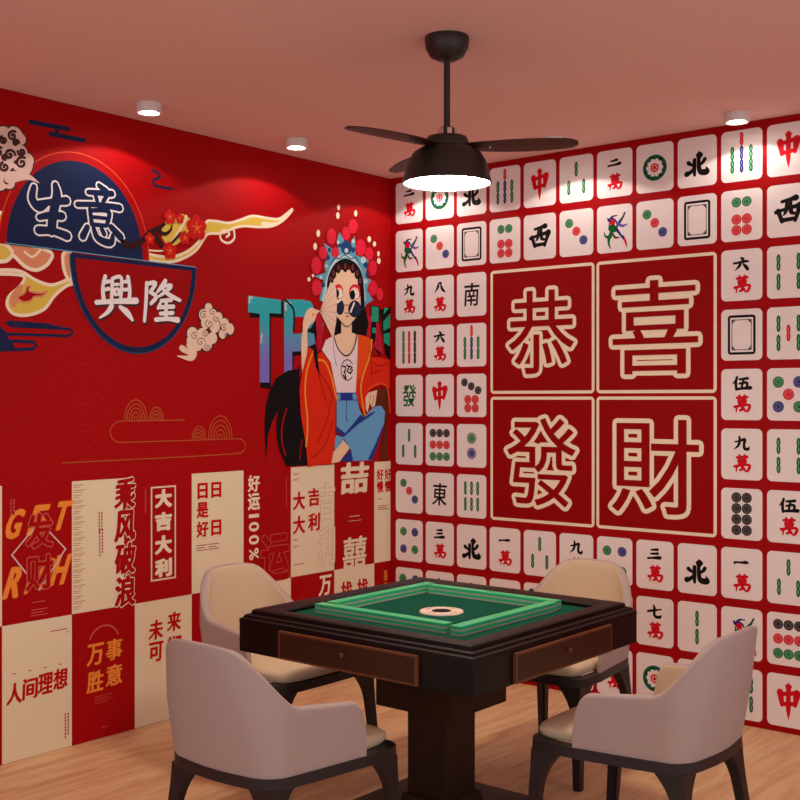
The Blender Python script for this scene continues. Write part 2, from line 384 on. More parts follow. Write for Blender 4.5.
def bam(a, u, v, L, col, lay=2):
    w = .0165
    for sgn in (-1, 1):
        a.stroke([(u, v+sgn*L*.02, w*.8), (u, v+sgn*L*.12, w*1.1), (u, v+sgn*L*.36, w*1.1), (u, v+sgn*L*.48, w*.8)], 0, col, lay)
        a.stroke([(u, v+sgn*L*.12), (u, v+sgn*L*.36)], w*.30, TINT[col], lay+1, smooth=False)
_tile = {}
def tile_mesh(kind):
    if kind in _tile: return _tile[kind]
    a = Art('R', base=0, whole=True)
    a.rrect(-TW/2, -TH/2, TW/2, TH/2, .024, 'tile_white', 1, 6)
    g = 'tile_green'; r = 'tile_red'; bl = 'tile_blue'; bk = 'black'
    if len(kind) == 2 and kind[1] == '萬':
        hgt = {'一': .035, '二': .05, '三': .06}.get(kind[0], .062); wid = .075 if kind[0] != '伍' else .085
        a.brush(NUM[kind[0]], 0, .052, wid, hgt if kind[0] != '一' else .06, bk, 2)
        a.brush(WAN, .002, -.045, .078, .078, r, 2)
    elif kind == '中': a.brush(NUM['中'], 0, .0, .088, .165, r, 2)
    elif kind == '北': a.brush(NUM['北'], 0, -.01, .105, .115, bk, 2)
    elif kind == '西': a.brush(NUM['西'], 0, 0, .115, .115, bk, 2)
    elif kind in '南東發':
        a.glyph(kind, 0, 0, .098, .125, g if kind == '發' else bk, 2, .006, .013, slant=.06)
    elif kind == 'frame':
        a.frame(-.067, -.092, .067, .092, .014, .0115, bk, 2); a.frame(-.048, -.071, .048, .071, .002, .003, bk, 2)
        for sx in (-1, 1):
            for sy in (-1, 1):
                a.stroke([(sx*.048, sy*.052), (sx*.040, sy*.060), (sx*.030, sy*.071)], .004, bk, 2, smooth=False)
                a.poly([(sx*.048, sy*.071), (sx*.034, sy*.071), (sx*.048, sy*.056)], bk, 2.3)
    elif kind == 'flower':
        a.disc(0, 0, .064, g, 2, n=32)
        for i in range(14):
            t = 2*PI*i/14; a.disc(.050*math.cos(t), .050*math.sin(t), .0065, 'headdress_dark' if i % 2 else 'black', 3, n=8)
        for i in range(10):
            t = 2*PI*i/10; a.disc(.034*math.cos(t), .034*math.sin(t), .0115, 'tile_white', 4, n=10)
        a.disc(0, 0, .028, 'tile_white', 5); a.disc(0, 0, .022, r, 6)
        for i in range(6):
            t = 2*PI*i/6; a.disc(.012*math.cos(t), .012*math.sin(t), .004, 'tile_white', 7, n=8)
    elif kind == 'bird':
        def S(pts, c, l=2): a.stroke([(p[0]/554*.255-.1+.0-.006, .118-(p[1]-232)/554*.245, p[2]*.0011) for p in pts], 0, c, l)
        S([(150, 380, 10), (170, 405, 14), (190, 370, 10), (215, 355, 8), (265, 352, 4)], bl)
        S([(180, 400, 6), (165, 470, 6), (190, 530, 7), (240, 520, 6), (265, 470, 7), (245, 410, 8), (205, 380, 9)], bl, 3)
        S([(205, 420, 26), (210, 440, 24)], r, 4)
        S([(190, 490, 32), (225, 500, 34)], g, 4)
        S([(195, 530, 14), (185, 560, 20), (160, 620, 14), (165, 680, 9), (185, 720, 4)], g, 3)
        S([(105, 530, 4), (120, 575, 10), (170, 590, 16), (200, 560, 10)], g, 5)
        S([(215, 560, 8), (240, 600, 10), (290, 600, 4)], 'brown_inside', 5)
        S([(265, 470, 10), (290, 430, 14), (330, 380, 10), (355, 330, 8)], bl, 3); S([(310, 420, 6), (345, 350, 6)], g, 5)
        S([(280, 450, 14), (330, 475, 12), (385, 460, 4)], 'blue_letter', 4)
        S([(250, 500, 12), (300, 560, 14), (340, 610, 12)], bl, 5); S([(340, 610, 12), (365, 660, 10), (378, 710, 5)], r, 4)
        S([(290, 520, 4), (330, 580, 4)], 'tile_white', 6)
    elif kind[1] == 'c':
        n = int(kind[0])
        if n == 2: 
            a.ring(0, .042, .031, .006, g, 2); circ(a, 0, .042, .022, g); a.ring(0, -.042, .031, .006, bl, 2); circ(a, 0, -.042, .022, bl)
        if n == 3:
            for x, y, c in ((-.042, .052, g), (0, .008, r), (.042, -.040, bl)): circ(a, x, y, .0235, c)
        if n == 4:
            for x, y, c in ((-.042, .05, g), (.042, .05, bl), (-.042, -.05, bl), (.042, -.05, g)): circ(a, x, y, .0245, c)
        if n == 5:
            for x, y, c in ((-.047, .056, g), (.047, .056, bl), (0, 0, r), (-.047, -.056, bl), (.047, -.056, g)): circ(a, x, y, .026, c)
        if n == 6:
            for x in (-.025, .025):
                circ(a, x, .062, .0235, g)
                for y in (-.018, -.068): circ(a, x, y, .0245, r)
        if n == 7:
            for i in range(3): circ(a, -.048+.046*i, .072-.022*i, .0225, bk)
            for x in (-.025, .025):
                for y in (-.022, -.07): circ(a, x, y, .0245, r)
        if n == 8:
            for x in (-.025, .025):
                for i in range(4): circ(a, x, .076-.0505*i, .0245, bk)
        if n == 9:
            for j, c in enumerate((bk, r, g)):
                for i in range(3): circ(a, -.048+.048*i, .066-.066*j, .0235, c)
    elif kind[1] == 'b':
        n = int(kind[0]); L = .066
        if n == 2: bam(a, 0, .043, L, g); bam(a, 0, -.043, L, g)
        if n == 3: bam(a, 0, .05, L, g); bam(a, -.044, -.042, L, g); bam(a, .044, -.042, L, g)
        if n in (4, 5):
            for x in (-.046, .046):
                for y in (.044, -.044): bam(a, x, y, L, g)
            if n == 5: bam(a, 0, 0, L, r)
        if n == 6:
            for x in (-.042, 0, .042):
                for y in (.044, -.044): bam(a, x, y, L, g)
        if n == 7:
            bam(a, 0, .078, .052, r)
            for x, c in ((-.045, g), (0, bl), (.045, g)):
                for y in (.014, -.048): bam(a, x, y, .054, c)
        if n == 9:
            for x, c in ((-.042, g), (0, r), (.042, bk)):
                for y in (.062, 0, -.062): bam(a, x, y, .056, c)
    _tile[kind] = a.mesh('tile_print'); return _tile[kind]
rows = {
 0: ['二萬', 'flower', '北', '7b', '中', '3b']*2,
 1: ['bird', '3c', 'frame', '6c', '西', '3c']*2,
 2: ['九萬', '八萬', '南', 0, 0, 0, 0, 0, 0, '六萬', '4b', '南'],
 3: ['9b', '六萬', '7b', 0, 0, 0, 0, 0, 0, 'frame', '5b', '7b'],
 4: ['發', '中', '7c', 0, 0, 0, 0, 0, 0, '伍萬', '5c', '7c'],
 5: ['3b', '9c', '2c', 0, 0, 0, 0, 0, 0, '九萬', '4b', '2c'],
 6: ['3c', '東', '6b', 0, 0, 0, 0, 0, 0, '8c', '伍萬', '6b'],
 7: ['4c', '三萬', '北', '一萬', '3b', '九萬']*2,
 8: ['5c', '七萬', '2b', 'bird', '9c', '6b']*2,
 9: ['八萬', 'flower', '5b', '4b', '中', '2c']*2,
}
for rw, ks in rows.items():
    for c, kd in enumerate(ks):
        if not kd: continue
        o = bpy.data.objects.new('tile_print', tile_mesh(kd)); COL.objects.link(o); o.parent = paper
        o.location = (X0+c*PX_+TW/2, -.0022, ZT-rw*PZ-TH/2)
# big character panels
cols = (X0+3*PX_, X0+3*PX_+.641, X0+6*PX_, X0+6*PX_+.641)
zt = ZT-2*PZ; zb = ZT-6*PZ-TH; zm = (zt+zb)/2
for ch, (u0, u1, v0, v1) in {'恭': (.709, 1.351, zm+.008, zt), '喜': (1.362, 2.006, zm+.008, zt), '發': (.709, 1.351, zb, zm-.008), '財': (1.362, 2.006, zb, zm-.008)}.items():
    a = Art('R', base=.0022, step=.0004)
    a.rrect(u0, v0, u1, v1, .022, 'cream', 0); a.rect(u0+.016, v0+.016, u1-.016, v1-.016, 'panel_red', 1)
    w, h = {'恭': (.40, .44), '喜': (.45, .46), '發': (.42, .46), '財': (.46, .46)}[ch]
    uc, vc = (u0+u1)/2, (v0+v1)/2 - .01
    a.glyph(ch, uc, vc, w, h, 'cream', 2, .046, .008, nv=0); a.glyph(ch, uc, vc, w, h, 'panel_red', 4, 0, .008, nv=0)
    tag(a.build('character_panel', paper), 'deep red square panel with a cream outlined character ' + ch)

# ------------------------------------------------------------------ left wall: mural
SY0, SPW, SZT, SZM = -2.5096, .3372, 1.1553, .5746
YL = -4.9
mural = box('mural', (0, YL, SZT), (.002, -.002, RH-.004), 'mural_red')
tag(mural, 'red mural with an opera singer, painted clouds, signs and lettering', 'mural')
def A(): return Art('L')
# navy half-round sign, upper
a = A(); uc, vb = -2.141, 2.156
a.disc(uc, vb, .388, 'orange_line', 4, ry=.440, n=40, a0=0, a1=PI); a.disc(uc, vb, .382, 'poster_red', 5, ry=.434, n=40, a0=0, a1=PI)
a.disc(uc, vb, .350, 'navy', 6, ry=.400, n=40, a0=0, a1=PI)
a.stroke([pl(5, 243), pl(195, 267.2)], .004, 'headdress', 9, smooth=False)
def gl(ch, px, py, w, h, m, lay, off=0., nib=0., slant=0.):
    u, v = pl(px, py); _, v1 = pl(px, py-h/2); _, v0 = pl(px, py+h/2); u0, _ = pl(px-w/2, py); u1, _ = pl(px+w/2, py)
    a.glyph(ch, u, v, u1-u0, v1-v0, m, lay, off, nib, slant)
SHENG = [[(10, 14, 12), (6, 36, 17), (24, 50, 17), (44, 40, 12)], [(22, 44, 14), (60, 36, 14), (96, 30, 17)], [(66, 4, 13), (70, 24, 20), (60, 60, 21), (56, 90, 20)], [(24, 68, 12), (50, 62, 15), (84, 60, 17)], [(22, 92, 17), (60, 90, 15), (98, 96, 18)]]
YI = [[(48, 2, 9), (64, 11, 14)], [(24, 17, 9), (78, 13, 12)], [(40, 20, 8), (44, 29, 9)], [(66, 18, 9), (58, 29, 9)], [(0, 41, 10), (50, 36, 10), (96, 36, 13)], [(28, 46, 9), (32, 72, 9)], [(30, 48, 8), (70, 45, 10), (66, 70, 9)], [(34, 59, 7), (64, 58, 7)], [(34, 72, 8), (64, 71, 8)],
      [(22, 78, 11), (12, 95, 14)], [(36, 78, 9), (46, 95, 12), (74, 100, 14), (80, 86, 8)], [(54, 77, 9), (60, 86, 10)], [(76, 72, 12), (98, 88, 15)]]
for st, x, y, w, h in ((SHENG, 48.5, 209, 38, 54), (YI, 99, 213, 44, 57)):
    u, v = pl(x, y); _, v1 = pl(x, y-h/2); _, v0 = pl(x, y+h/2); u0, _ = pl(x-w/2, y); u1, _ = pl(x+w/2, y)
    t = a.subs.setdefault(x, Art('L', whole=True)); t.brush(st, u, v, u1-u0, v1-v0, 'white', 10, 1.0, .016); t.brush(st, u, v, u1-u0, v1-v0, 'navy', 12, 1.0)
tag(a.build('navy_sign_print', mural), 'navy half round sign with two white outlined characters')
a = A(); uc, vb = -1.828, 2.150
a.disc(uc, vb, .358, 'headdress_dark', 7, ry=.428, n=48, a0=PI, a1=2*PI); a.disc(uc, vb, .352, 'navy', 8, ry=.422, n=48, a0=PI, a1=2*PI)
a.disc(uc, vb-.018, .326, 'deep_red', 9, ry=.378, n=48, a0=PI, a1=2*PI)
MATS['deep_red'].node_tree.nodes['Principled BSDF'].inputs['Base Color'].default_value = (*s2l((158, 3, 9)), 1)
XING = [[(22, 6, 9), (16, 30, 8), (18, 58, 10)], [(18, 20, 7), (32, 16, 8)], [(18, 36, 7), (31, 33, 8)],
  [(40, 10, 8), (38, 56, 8)], [(40, 9, 7), (63, 6, 8), (61, 56, 8)], [(46, 22, 6), (56, 21, 6)], [(46, 33, 6), (46, 45, 6)], [(46, 33, 6), (56, 32, 6), (55, 44, 6)], [(46, 45, 6), (55, 44, 6)],
  [(80, 2, 9), (85, 30, 8), (83, 56, 10)], [(70, 14, 7), (83, 11, 8)], [(70, 32, 7), (84, 30, 8)], [(0, 66, 10), (40, 61, 10), (102, 55, 14)], [(38, 72, 12), (28, 86, 9), (8, 100, 3)], [(60, 72, 8), (78, 84, 14), (92, 100, 6)]]
LONG = [[(14, 6, 9), (12, 50, 9), (8, 100, 8)], [(14, 8, 8), (37, 4, 10), (23, 28, 8)], [(23, 28, 8), (39, 38, 10), (25, 56, 8)],
  [(64, -4, 10), (50, 16, 9), (40, 28, 4)], [(56, 10, 7), (80, 7, 9), (62, 25, 8), (40, 40, 4)], [(56, 16, 7), (74, 30, 10), (104, 42, 8)], [(52, 47, 8), (80, 43, 9)], [(50, 54, 8), (44, 66, 7)], [(46, 64, 8), (86, 59, 10)], [(66, 48, 9), (65, 92, 9)], [(50, 79, 8), (84, 75, 9)], [(38, 95, 10), (70, 91, 9), (98, 92, 13)]]
for st, x, y, w, h in ((XING, 115.5, 297, 39, 44), (LONG, 159.5, 302, 37, 40)):
    u, v = pl(x, y); _, v1 = pl(x, y-h/2); _, v0 = pl(x, y+h/2); u0, _ = pl(x-w/2, y); u1, _ = pl(x+w/2, y)
    t = a.subs.setdefault(x, Art('L', whole=True)); t.brush(st, u+.006, v-.008, u1-u0, v1-v0, 'cloud_line', 10, 1.0, .006); t.brush(st, u, v, u1-u0, v1-v0, 'white', 12, 1.0, .002)
tag(a.build('red_sign_print', mural), 'red half round sign with navy rim and two white characters')
# thin navy cloud bars
a = A()
for pts, w in (([(30, 122), (68, 129)], .02), ([(50, 134), (84, 140.5)], .02), ([(56, 128), (57, 134)], .02)): a.stroke([pl(*p) for p in pts], w, 'navy', 1, smooth=False)
a.build('navy_cloud_print', mural); a = A()
a.stroke([pl(*p) for p in ((125, 172), (142, 176), (158, 180))], .005, 'robe_dark', 1)
a.stroke([pl(*p) for p in ((152, 170), (160, 176), (153, 181), (156, 186), (172, 189))], .012, 'navy', 2)
a.build('navy_cloud_print', mural); a = A()
for pts, w in (([(10, 323), (40, 326), (60, 326)], .006), ([(12, 325), (8, 323)], .02)): a.stroke([pl(*p) for p in pts], w, 'navy', 1)
a.stroke([pl(*p) for p in ((50, 325), (10, 322), (12, 326), (70, 329), (73, 333), (68, 336), (6, 334))], .012, 'navy', 2, smooth=False)
a.stroke([pl(*p) for p in ((6, 343), (14, 341), (33, 342), (36, 345.5), (33, 349), (0, 350))], .014, 'navy', 2, smooth=False)
a.poly([pl(*p) for p in ((-6, 326), (4, 330), (8, 338), (14, 346), (10, 350), (-6, 350))], 'navy', 2, True)
a.build('navy_cloud_print', mural)
# golden line cloud
a = A()
def arcs(px, py, wpx, n):
    u, v = pl(px, py); u2, _ = pl(px+wpx/2, py); R = u2-u
    for i in range(n): a.ring(u, v, R*(1-i/n), .005, 'gold_line', 2, ry=R*1.45*(1-i/n) if True else None, a0=0, a1=PI, n=20)
arcs(135.5, 420, 23, 5); arcs(156, 420.5, 15, 4); arcs(198.5, 439, 14, 4); arcs(220, 438.5, 24, 5)
for pts in ([(184, 420), (150, 420.6), (122, 421.2), (116, 422.5), (111.5, 426.5), (110, 432), (111.5, 437.5), (116, 441.5), (122, 442.3), (150, 441.5), (200, 440), (236, 438.8), (241, 439.5), (244.5, 443), (245, 446.5), (243.5, 450.5), (239, 453.3), (230, 454), (180, 457), (100, 461), (62, 463)],):
    a.stroke([pl(*p) for p in pts], .0045, 'gold_line', 2, smooth=True)
a.build('line_cloud_print', mural)
# flowing cream and yellow scarf bands
def band(pts, m, lay, edge='cream', ew=.016, closed=True):
    q = [pl(*p) for p in pts]; a.poly(q, m, lay, True); a.stroke(q, ew, edge, lay+1, closed=True)
a = A()
band([(-8, 214), (0, 213), (12, 214), (6, 224), (0, 226), (-8, 228)], 'yellow', 0)
band([(-8, 246), (4, 243), (20, 243), (50, 252), (49, 262), (42, 268), (34, 270), (24, 266), (12, 255), (6, 261), (-8, 260)], 'peach', 0)
band([(-10, 243), (4, 244), (12, 253), (5, 261), (-10, 259)], 'yellow', 2)
a.stroke([pl(*p) for p in ((24, 252), (32, 257), (40, 250))], .01, 'cream', 4)
band([(-8, 271), (10, 270), (22, 272), (35, 280), (50, 285), (62, 282), (74, 276), (78, 282), (66, 286), (54, 296), (44, 309), (28, 315), (14, 314), (7, 306), (9, 296), (20, 286), (23, 276), (0, 274), (-8, 276)], 'yellow', 0, ew=.014)
a.poly([pl(*p) for p in ((9, 300), (14, 290), (22, 284), (20, 296), (14, 308))], 'peach', 2.2, True)
a.poly([pl(*p) for p in ((26, 287), (30, 286), (29, 291), (40, 293), (47, 291), (42, 296), (34, 297), (30, 301), (22, 302), (17, 297), (24, 293))], 'poster_red', 3, True)
a.stroke([pl(*p) for p in ((26, 287), (30, 286), (29, 291), (40, 293), (47, 291), (42, 296), (34, 297), (30, 301), (22, 302), (17, 297), (24, 293))], .008, 'peach', 4, closed=True)
band([(63, 254), (70, 253), (71, 280), (66, 276), (63, 266)], 'peach', 1)
a.build('scarf_print', mural)
a = A()
band([(145, 252), (152, 255), (170, 257), (186, 252), (198, 242), (203, 232), (206, 222), (214, 221), (228, 223), (240, 220), (252, 216), (266, 218), (278, 219), (286, 214), (292, 209),
      (290, 213), (282, 221), (272, 226), (258, 227), (244, 226), (234, 228), (222, 233), (208, 234), (203, 240), (196, 250), (184, 258), (170, 262), (150, 260)], 'yellow', 0, ew=.013)
a.poly([pl(*p) for p in ((262, 222), (276, 222), (286, 214), (292, 209), (284, 219), (274, 226), (262, 226))], 'cream', 2.2, True)
a.poly([pl(*p) for p in ((163, 224), (172, 218), (182, 214), (192, 222), (188, 232), (180, 242), (170, 246), (162, 238))], 'yellow', 1, True)
a.stroke([pl(*p) for p in ((186, 216), (184, 222), (178, 232), (172, 242))], .012, 'cream', 2)
a.stroke([pl(*p) for p in ((233, 228), (234, 238), (228, 243), (221, 240), (220, 233), (225, 230), (229, 234), (226, 237))], .012, 'cream', 3)
a.stroke([pl(*p) for p in ((145, 250), (158, 251), (170, 250))], .008, 'cream', 3)
a.build('scarf_print', mural)
# blossom branch
a = A()
a.stroke([(*pl(x, y), w) for x, y, w in ((118, 238, .012), (124, 243, .03), (132, 246, .03), (142, 240, .026), (148, 233, .02), (158, 228, .022), (164, 224, .014))], 0, 'branch', 10)
a.stroke([(*pl(x, y), w) for x, y, w in ((150, 231, .02), (156, 238, .03), (160, 244, .025), (164, 250, .012))], 0, 'branch', 11)
a.stroke([(*pl(x, y), w) for x, y, w in ((156, 230, .02), (164, 234, .018), (170, 230, .012), (171, 225, .006))], 0, 'branch', 10.5)
a.stroke([(*pl(x, y), w) for x, y, w in ((168, 246, .01), (174, 240, .012), (180, 233, .012))], 0, 'branch', 10.8)
for x, y, r in ((169, 217, 7), (179, 218.5, 5), (196, 228, 12), (169, 251, 8), (149, 239, 5.5), (184, 238, 6.5)):
    u, v = pl(x, y); R = r/F_*5.6
    for i in range(5):
        t = 2*PI*i/5+.4; a.disc(u+R*.62*math.cos(t), v+R*.62*math.sin(t), R*.48, 'petal', 13+i*.2, n=12)
        a.stroke([(u+R*.2*math.cos(t), v+R*.2*math.sin(t)), (u+R*.5*math.cos(t), v+R*.5*math.sin(t))], R*.1, 'petal_core', 15, smooth=False)
    a.disc(u, v, R*.2, 'petal_core', 15, n=8)
a.build('blossom_branch_print', mural)
# curly clouds
def cloud(blobs, curls, col, lines, lw):
    global a
    a = A()
    for i, (x, y, r) in enumerate(blobs): u, v = pl(x, y); a.disc(u, v, r/F_*5.6+.006, lines, 6+.01*i, n=18)
    for i, (x, y, r) in enumerate(blobs): u, v = pl(x, y); a.disc(u, v, r/F_*5.6, col, 7.5+.02*i, n=18)
    for (x, y, r, ph) in curls:
        pts = []
        for k in range(14):
            t = ph+k*.62; q = r*(1-k/15); pts.append(pl(x+q*math.cos(t), y-q*math.sin(t)))
        a.stroke(pts, lw, lines, 9)
    a.build('curly_cloud_print', mural)
cloud([(4, 136, 8), (14, 136, 8), (20, 139, 5), (0, 150, 9), (10, 152, 8), (20, 153, 7), (27, 160, 6), (24, 167, 7), (6, 166, 8), (14, 171, 6), (-2, 180, 9), (8, 182, 6), (20, 173, 5), (-4, 165, 9), (28, 166, 4)],
      [(12, 136, 5, 1), (3, 140, 4, 2), (9, 155, 5.5, 0), (21, 163, 6, 1), (4, 167, 5, 2), (7, 181, 4.5, 0), (-2, 152, 5, 1), (21, 152, 4, 3), (15, 143, 3.5, 0), (14, 173, 4, 2), (4, 158, 3.5, 0)], 'cloud_pink', 'cloud_line', .0115)
a = A(); a.stroke([(*pl(x, y), w) for x, y, w in ((8, 178, .05), (20, 176, .04), (30, 178, .02), (38, 183, .004))], 0, 'cloud_pink', 11); a.build('curly_cloud_print', mural)
cloud([(208, 308, 5), (203, 315, 6), (212, 315, 7), (218, 317, 5), (205, 323, 6), (214, 326, 7), (224, 324, 6), (229, 329, 6), (222, 334, 5), (192, 334, 7), (202, 336, 8), (190, 341, 5), (197, 345, 6), (206, 344, 7), (212, 338, 6), (190, 348, 3.5)],
      [(203, 315, 4, 1), (212, 312, 4, 0), (216, 319, 3.5, 2), (209, 324, 4.5, 2), (223, 328, 4, 1), (226, 336, 3, 0), (194, 336, 4, 1), (200, 342, 4.5, 0), (207, 347, 3.5, 2), (205, 334, 3.5, 1)], 'cloud_cream', 'cloud_line', .0035)
a = A(); a.stroke([(*pl(x, y), w) for x, y, w in ((188, 345, .03), (193, 352, .04), (190, 358, .03), (177, 356, .006))], 0, 'cloud_cream', 9)
a.stroke([(*pl(x, y), w) for x, y, w in ((191, 354, .02), (184, 350, .03), (181, 348, .03))], 0, 'cloud_cream', 9.5); a.build('curly_cloud_print', mural)
# graffiti letters T R
a = A()
def Q(ox, oy, pts, m, lay, sm=False): a.poly(P(ox, oy, pts), m, lay, sm)
def ST(ox, oy, pts, w, m, lay, sm=True): a.stroke(P(ox, oy, pts), w, m, lay, smooth=sm)
C = (240, 290)
Q(*C, [(70, 60), (345, 95), (345, 225), (245, 215), (245, 790), (165, 785), (155, 735), (155, 225), (75, 220)], 'hair', 1)
Q(*C, [(62, 45), (325, 80), (325, 190), (232, 185), (232, 740), (155, 740), (155, 190), (62, 178)], 'graffiti', 2)
ST(*C, [(95, 62), (75, 60), (72, 100)], .012, 'headdress_light', 3); ST(*C, [(172, 350), (166, 420)], .01, 'cloud_pink', 3, False)
tag(a.build('letter_print', mural), 'blue green graffiti letter T with black shadow')
a = A()
Q(*C, [(355, 90), (500, 95), (600, 130), (620, 250), (600, 460), (480, 520), (430, 530), (420, 660), (355, 690)], 'hair', 1)
Q(*C, [(350, 75), (500, 78), (560, 92), (590, 140), (595, 250), (560, 310), (520, 330), (590, 350), (600, 430), (540, 455), (480, 490), (415, 492), (415, 640), (350, 660)], 'graffiti', 2)
Q(*C, [(435, 215), (540, 215), (530, 300), (480, 350), (420, 350)], 'poster_red', 3)
ST(*C, [(355, 80), (410, 130), (430, 190), (425, 330)], .012, 'hair', 4); ST(*C, [(400, 105), (360, 110), (365, 160)], .012, 'headdress_light', 4)
ST(*C, [(500, 330), (580, 320), (600, 330)], .02, 'hair', 4)
Q(*C, [(630, 300), (665, 260), (660, 330), (640, 400)], 'teal', 2)
tag(a.build('letter_print', mural), 'blue green graffiti letter R behind the raised arm')
a = A(); B = (300, 280)
Q(*B, [(560, 200), (640, 215), (640, 620), (600, 560), (560, 480)], 'hair', 1); Q(*B, [(570, 210), (628, 220), (625, 335), (570, 335)], 'letter_green', 2)
Q(*B, [(575, 380), (610, 385), (605, 425), (575, 425)], 'letter_green', 2)
tag(a.build('letter_print', mural), 'green graffiti letter N beside the dark hair')
a = A()
Q(*B, [(640, 240), (720, 210), (720, 640), (680, 600), (650, 400)], 'hair', 1); Q(*B, [(672, 225), (718, 225), (718, 380), (665, 410), (662, 300)], 'letter_green', 2)
Q(*B, [(665, 430), (716, 420), (716, 530), (668, 500)], 'letter_green', 2); ST(*B, [(660, 310), (718, 240)], .03, 'hair', 3, False)
tag(a.build('letter_print', mural), 'green graffiti letter S cut by the wall corner')
# opera singer
AA = (300, 200); singer = {k: A() for k in ('face', 'raised_arm', 'bare_leg', 'resting_hand')}; a = singer['raised_arm']
ROBE = [(308, 347), (312, 350), (316, 356), (321, 351), (330, 364), (334, 385), (336, 395), (335, 405), (334, 443), (330.5, 463), (307, 467), (305, 445), (300, 416), (298.5, 388), (302, 370)]
# body: skin silhouette (arm, neck, hand, leg)
Q(*B, [(15, 760), (5, 500), (18, 400), (20, 330), (45, 255), (80, 222), (120, 235), (155, 250), (130, 272), (110, 330), (75, 360), (52, 420), (56, 540), (40, 660)], 'skin', 8, True)
a = singer['face']
Q(*B, [(325, 340), (410, 340), (408, 420), (460, 440), (440, 640), (400, 690), (330, 690), (280, 560), (262, 450), (325, 425)], 'skin', 8)
Q(*B, [(285, 290), (300, 310), (370, 375), (440, 305), (480, 200), (490, 60), (470, -60), (400, -80), (300, -80), (240, 0), (240, 200)], 'skin', 12)
D = (300, 380)
a = singer['bare_leg']
Q(*D, [(240, 668), (252, 590), (340, 480), (395, 540), (310, 655)], 'skin', 8)
a = singer['resting_hand']
Q(*D, [(515, 140), (540, 100), (610, 80), (592, 200), (570, 222), (548, 180), (532, 262), (518, 230)], 'skin', 20)
ST(*D, [(556, 120), (545, 180)], .004, 'cloud_line', 21); ST(*D, [(580, 120), (570, 200)], .004, 'cloud_line', 21)
a = singer['raised_arm']; Q(*B, [(90, 268), (105, 265), (108, 288), (95, 292)], 'orange', 9)
opera = singer['face'].build('opera_singer_print', mural)
for k in ('raised_arm', 'bare_leg', 'resting_hand'): singer[k].build(k, opera)
tag(opera, 'printed opera singer in an orange robe and blue jeans holding a fan')
def sub(name, label=None):
    o = a.build(name, opera)
    if label: o['label'] = label
# hair
a = A()
Q(*B, [(440, 280), (490, 180), (505, 0), (525, 260), (545, 350), (520, 475), (440, 445), (400, 440), (395, 370)], 'hair', 7, False)
Q(*B, [(265, 445), (285, 280), (335, 350), (335, 425)], 'hair', 7)
E_ = (250, 360)
Q(*E_, [(390, 30), (380, 70), (300, 85), (210, 140), (155, 240), (125, 350), (115, 450), (113, 600), (125, 790), (140, 600), (170, 500), (222, 400), (205, 500), (210, 620), (230, 720), (285, 850), (470, 840), (450, 700), (420, 500), (400, 300)], 'hair', 6)
ST(*E_, [(288, 390), (262, 480), (248, 580), (258, 690), (280, 760)], .010, 'poster_red', 7); ST(*E_, [(415, 640), (400, 720), (395, 800)], .008, 'deep_red', 7)
sub('hair', 'long black hair')
# face details
a = A()
for cx_, cy_, rx, ry, m_, l in ((300, 95, 40, 62, 'pompom', 13), (308, 105, 28, 44, 'skin', 14), (312, 112, 22, 30, 'white', 15), (288, 108, 18, 34, 'hair', 16),
                               (435, 95, 50, 62, 'pompom', 13), (430, 105, 36, 46, 'skin', 14), (436, 118, 30, 34, 'white', 15), (412, 120, 22, 38, 'hair', 16)):
    q = P(*B, [(cx_+rx*math.cos(2*PI*i/16), cy_+ry*math.sin(2*PI*i/16)) for i in range(16)]); a.poly(q, m_, l)
ST(*B, [(350, 262), (368, 268), (380, 262)], .004, 'cloud_line', 16); Q(*B, [(355, 290), (370, 283), (386, 290), (370, 298)], 'ribbon', 16)
ST(*B, [(300, 310), (370, 375), (440, 305)], .005, 'cloud_line', 16)
sub('face_paint')
a = A()
for cx_, cy_, rx, ry in ((312, 218, 34, 62), (430, 232, 52, 68)):
    q = P(*B, [(cx_+rx*math.cos(2*PI*i/18), cy_+ry*math.sin(2*PI*i/18)) for i in range(18)]); a.poly(q, 'lens', 17)
ST(*B, [(345, 205), (362, 198), (380, 205)], .006, 'gold_line', 17); ST(*B, [(425, 185), (398, 255)], .012, 'white', 18, False); ST(*B, [(290, 180), (315, 160)], .012, 'white', 18, False)
sub('sunglasses', 'dark round sunglasses low on the nose')
# headdress
a = A()
for dx in (0,):
    Q(*AA, [(150, 800), (185, 640), (108, 612), (200, 580), (188, 520), (222, 440), (185, 345), (250, 390), (300, 400), (288, 330), (310, 255), (350, 330), (400, 350), (432, 288), (440, 400), (440, 440), (500, 465), (545, 480), (525, 560), (520, 620), (565, 640), (530, 720), (580, 800), (530, 830), (500, 880), (490, 700), (470, 590), (350, 480), (250, 590), (205, 830)], 'headdress', 10)
ST(*AA, [(180, 800), (215, 640), (260, 520), (350, 445), (440, 500), (490, 620), (510, 800)], .022, 'headdress_light', 11)
ST(*AA, [(235, 520), (270, 470), (310, 470), (350, 440), (400, 470), (440, 460), (470, 520)], .006, 'headdress_dark', 12)
for x, y, r in ((365, 380, 45), (420, 400, 18), (520, 520, 20), (215, 460, 18), (310, 360, 16), (230, 400, 14), (180, 680, 16), (530, 600, 14)):
    q = P(*AA, [(x+r*math.cos(2*PI*i/10), y+r*1.3*math.sin(2*PI*i/10)) for i in range(10)]); a.poly(q, 'headdress_dark', 11.5)
for x, y, r in ((365, 405, 16), (500, 480, 22), (300, 340, 12), (205, 530, 12), (520, 650, 16), (420, 330, 14), (160, 620, 12)):
    q = P(*AA, [(x+r*math.cos(2*PI*i/8), y+r*1.3*math.sin(2*PI*i/8)) for i in range(8)]); a.poly(q, 'headdress_light', 12)
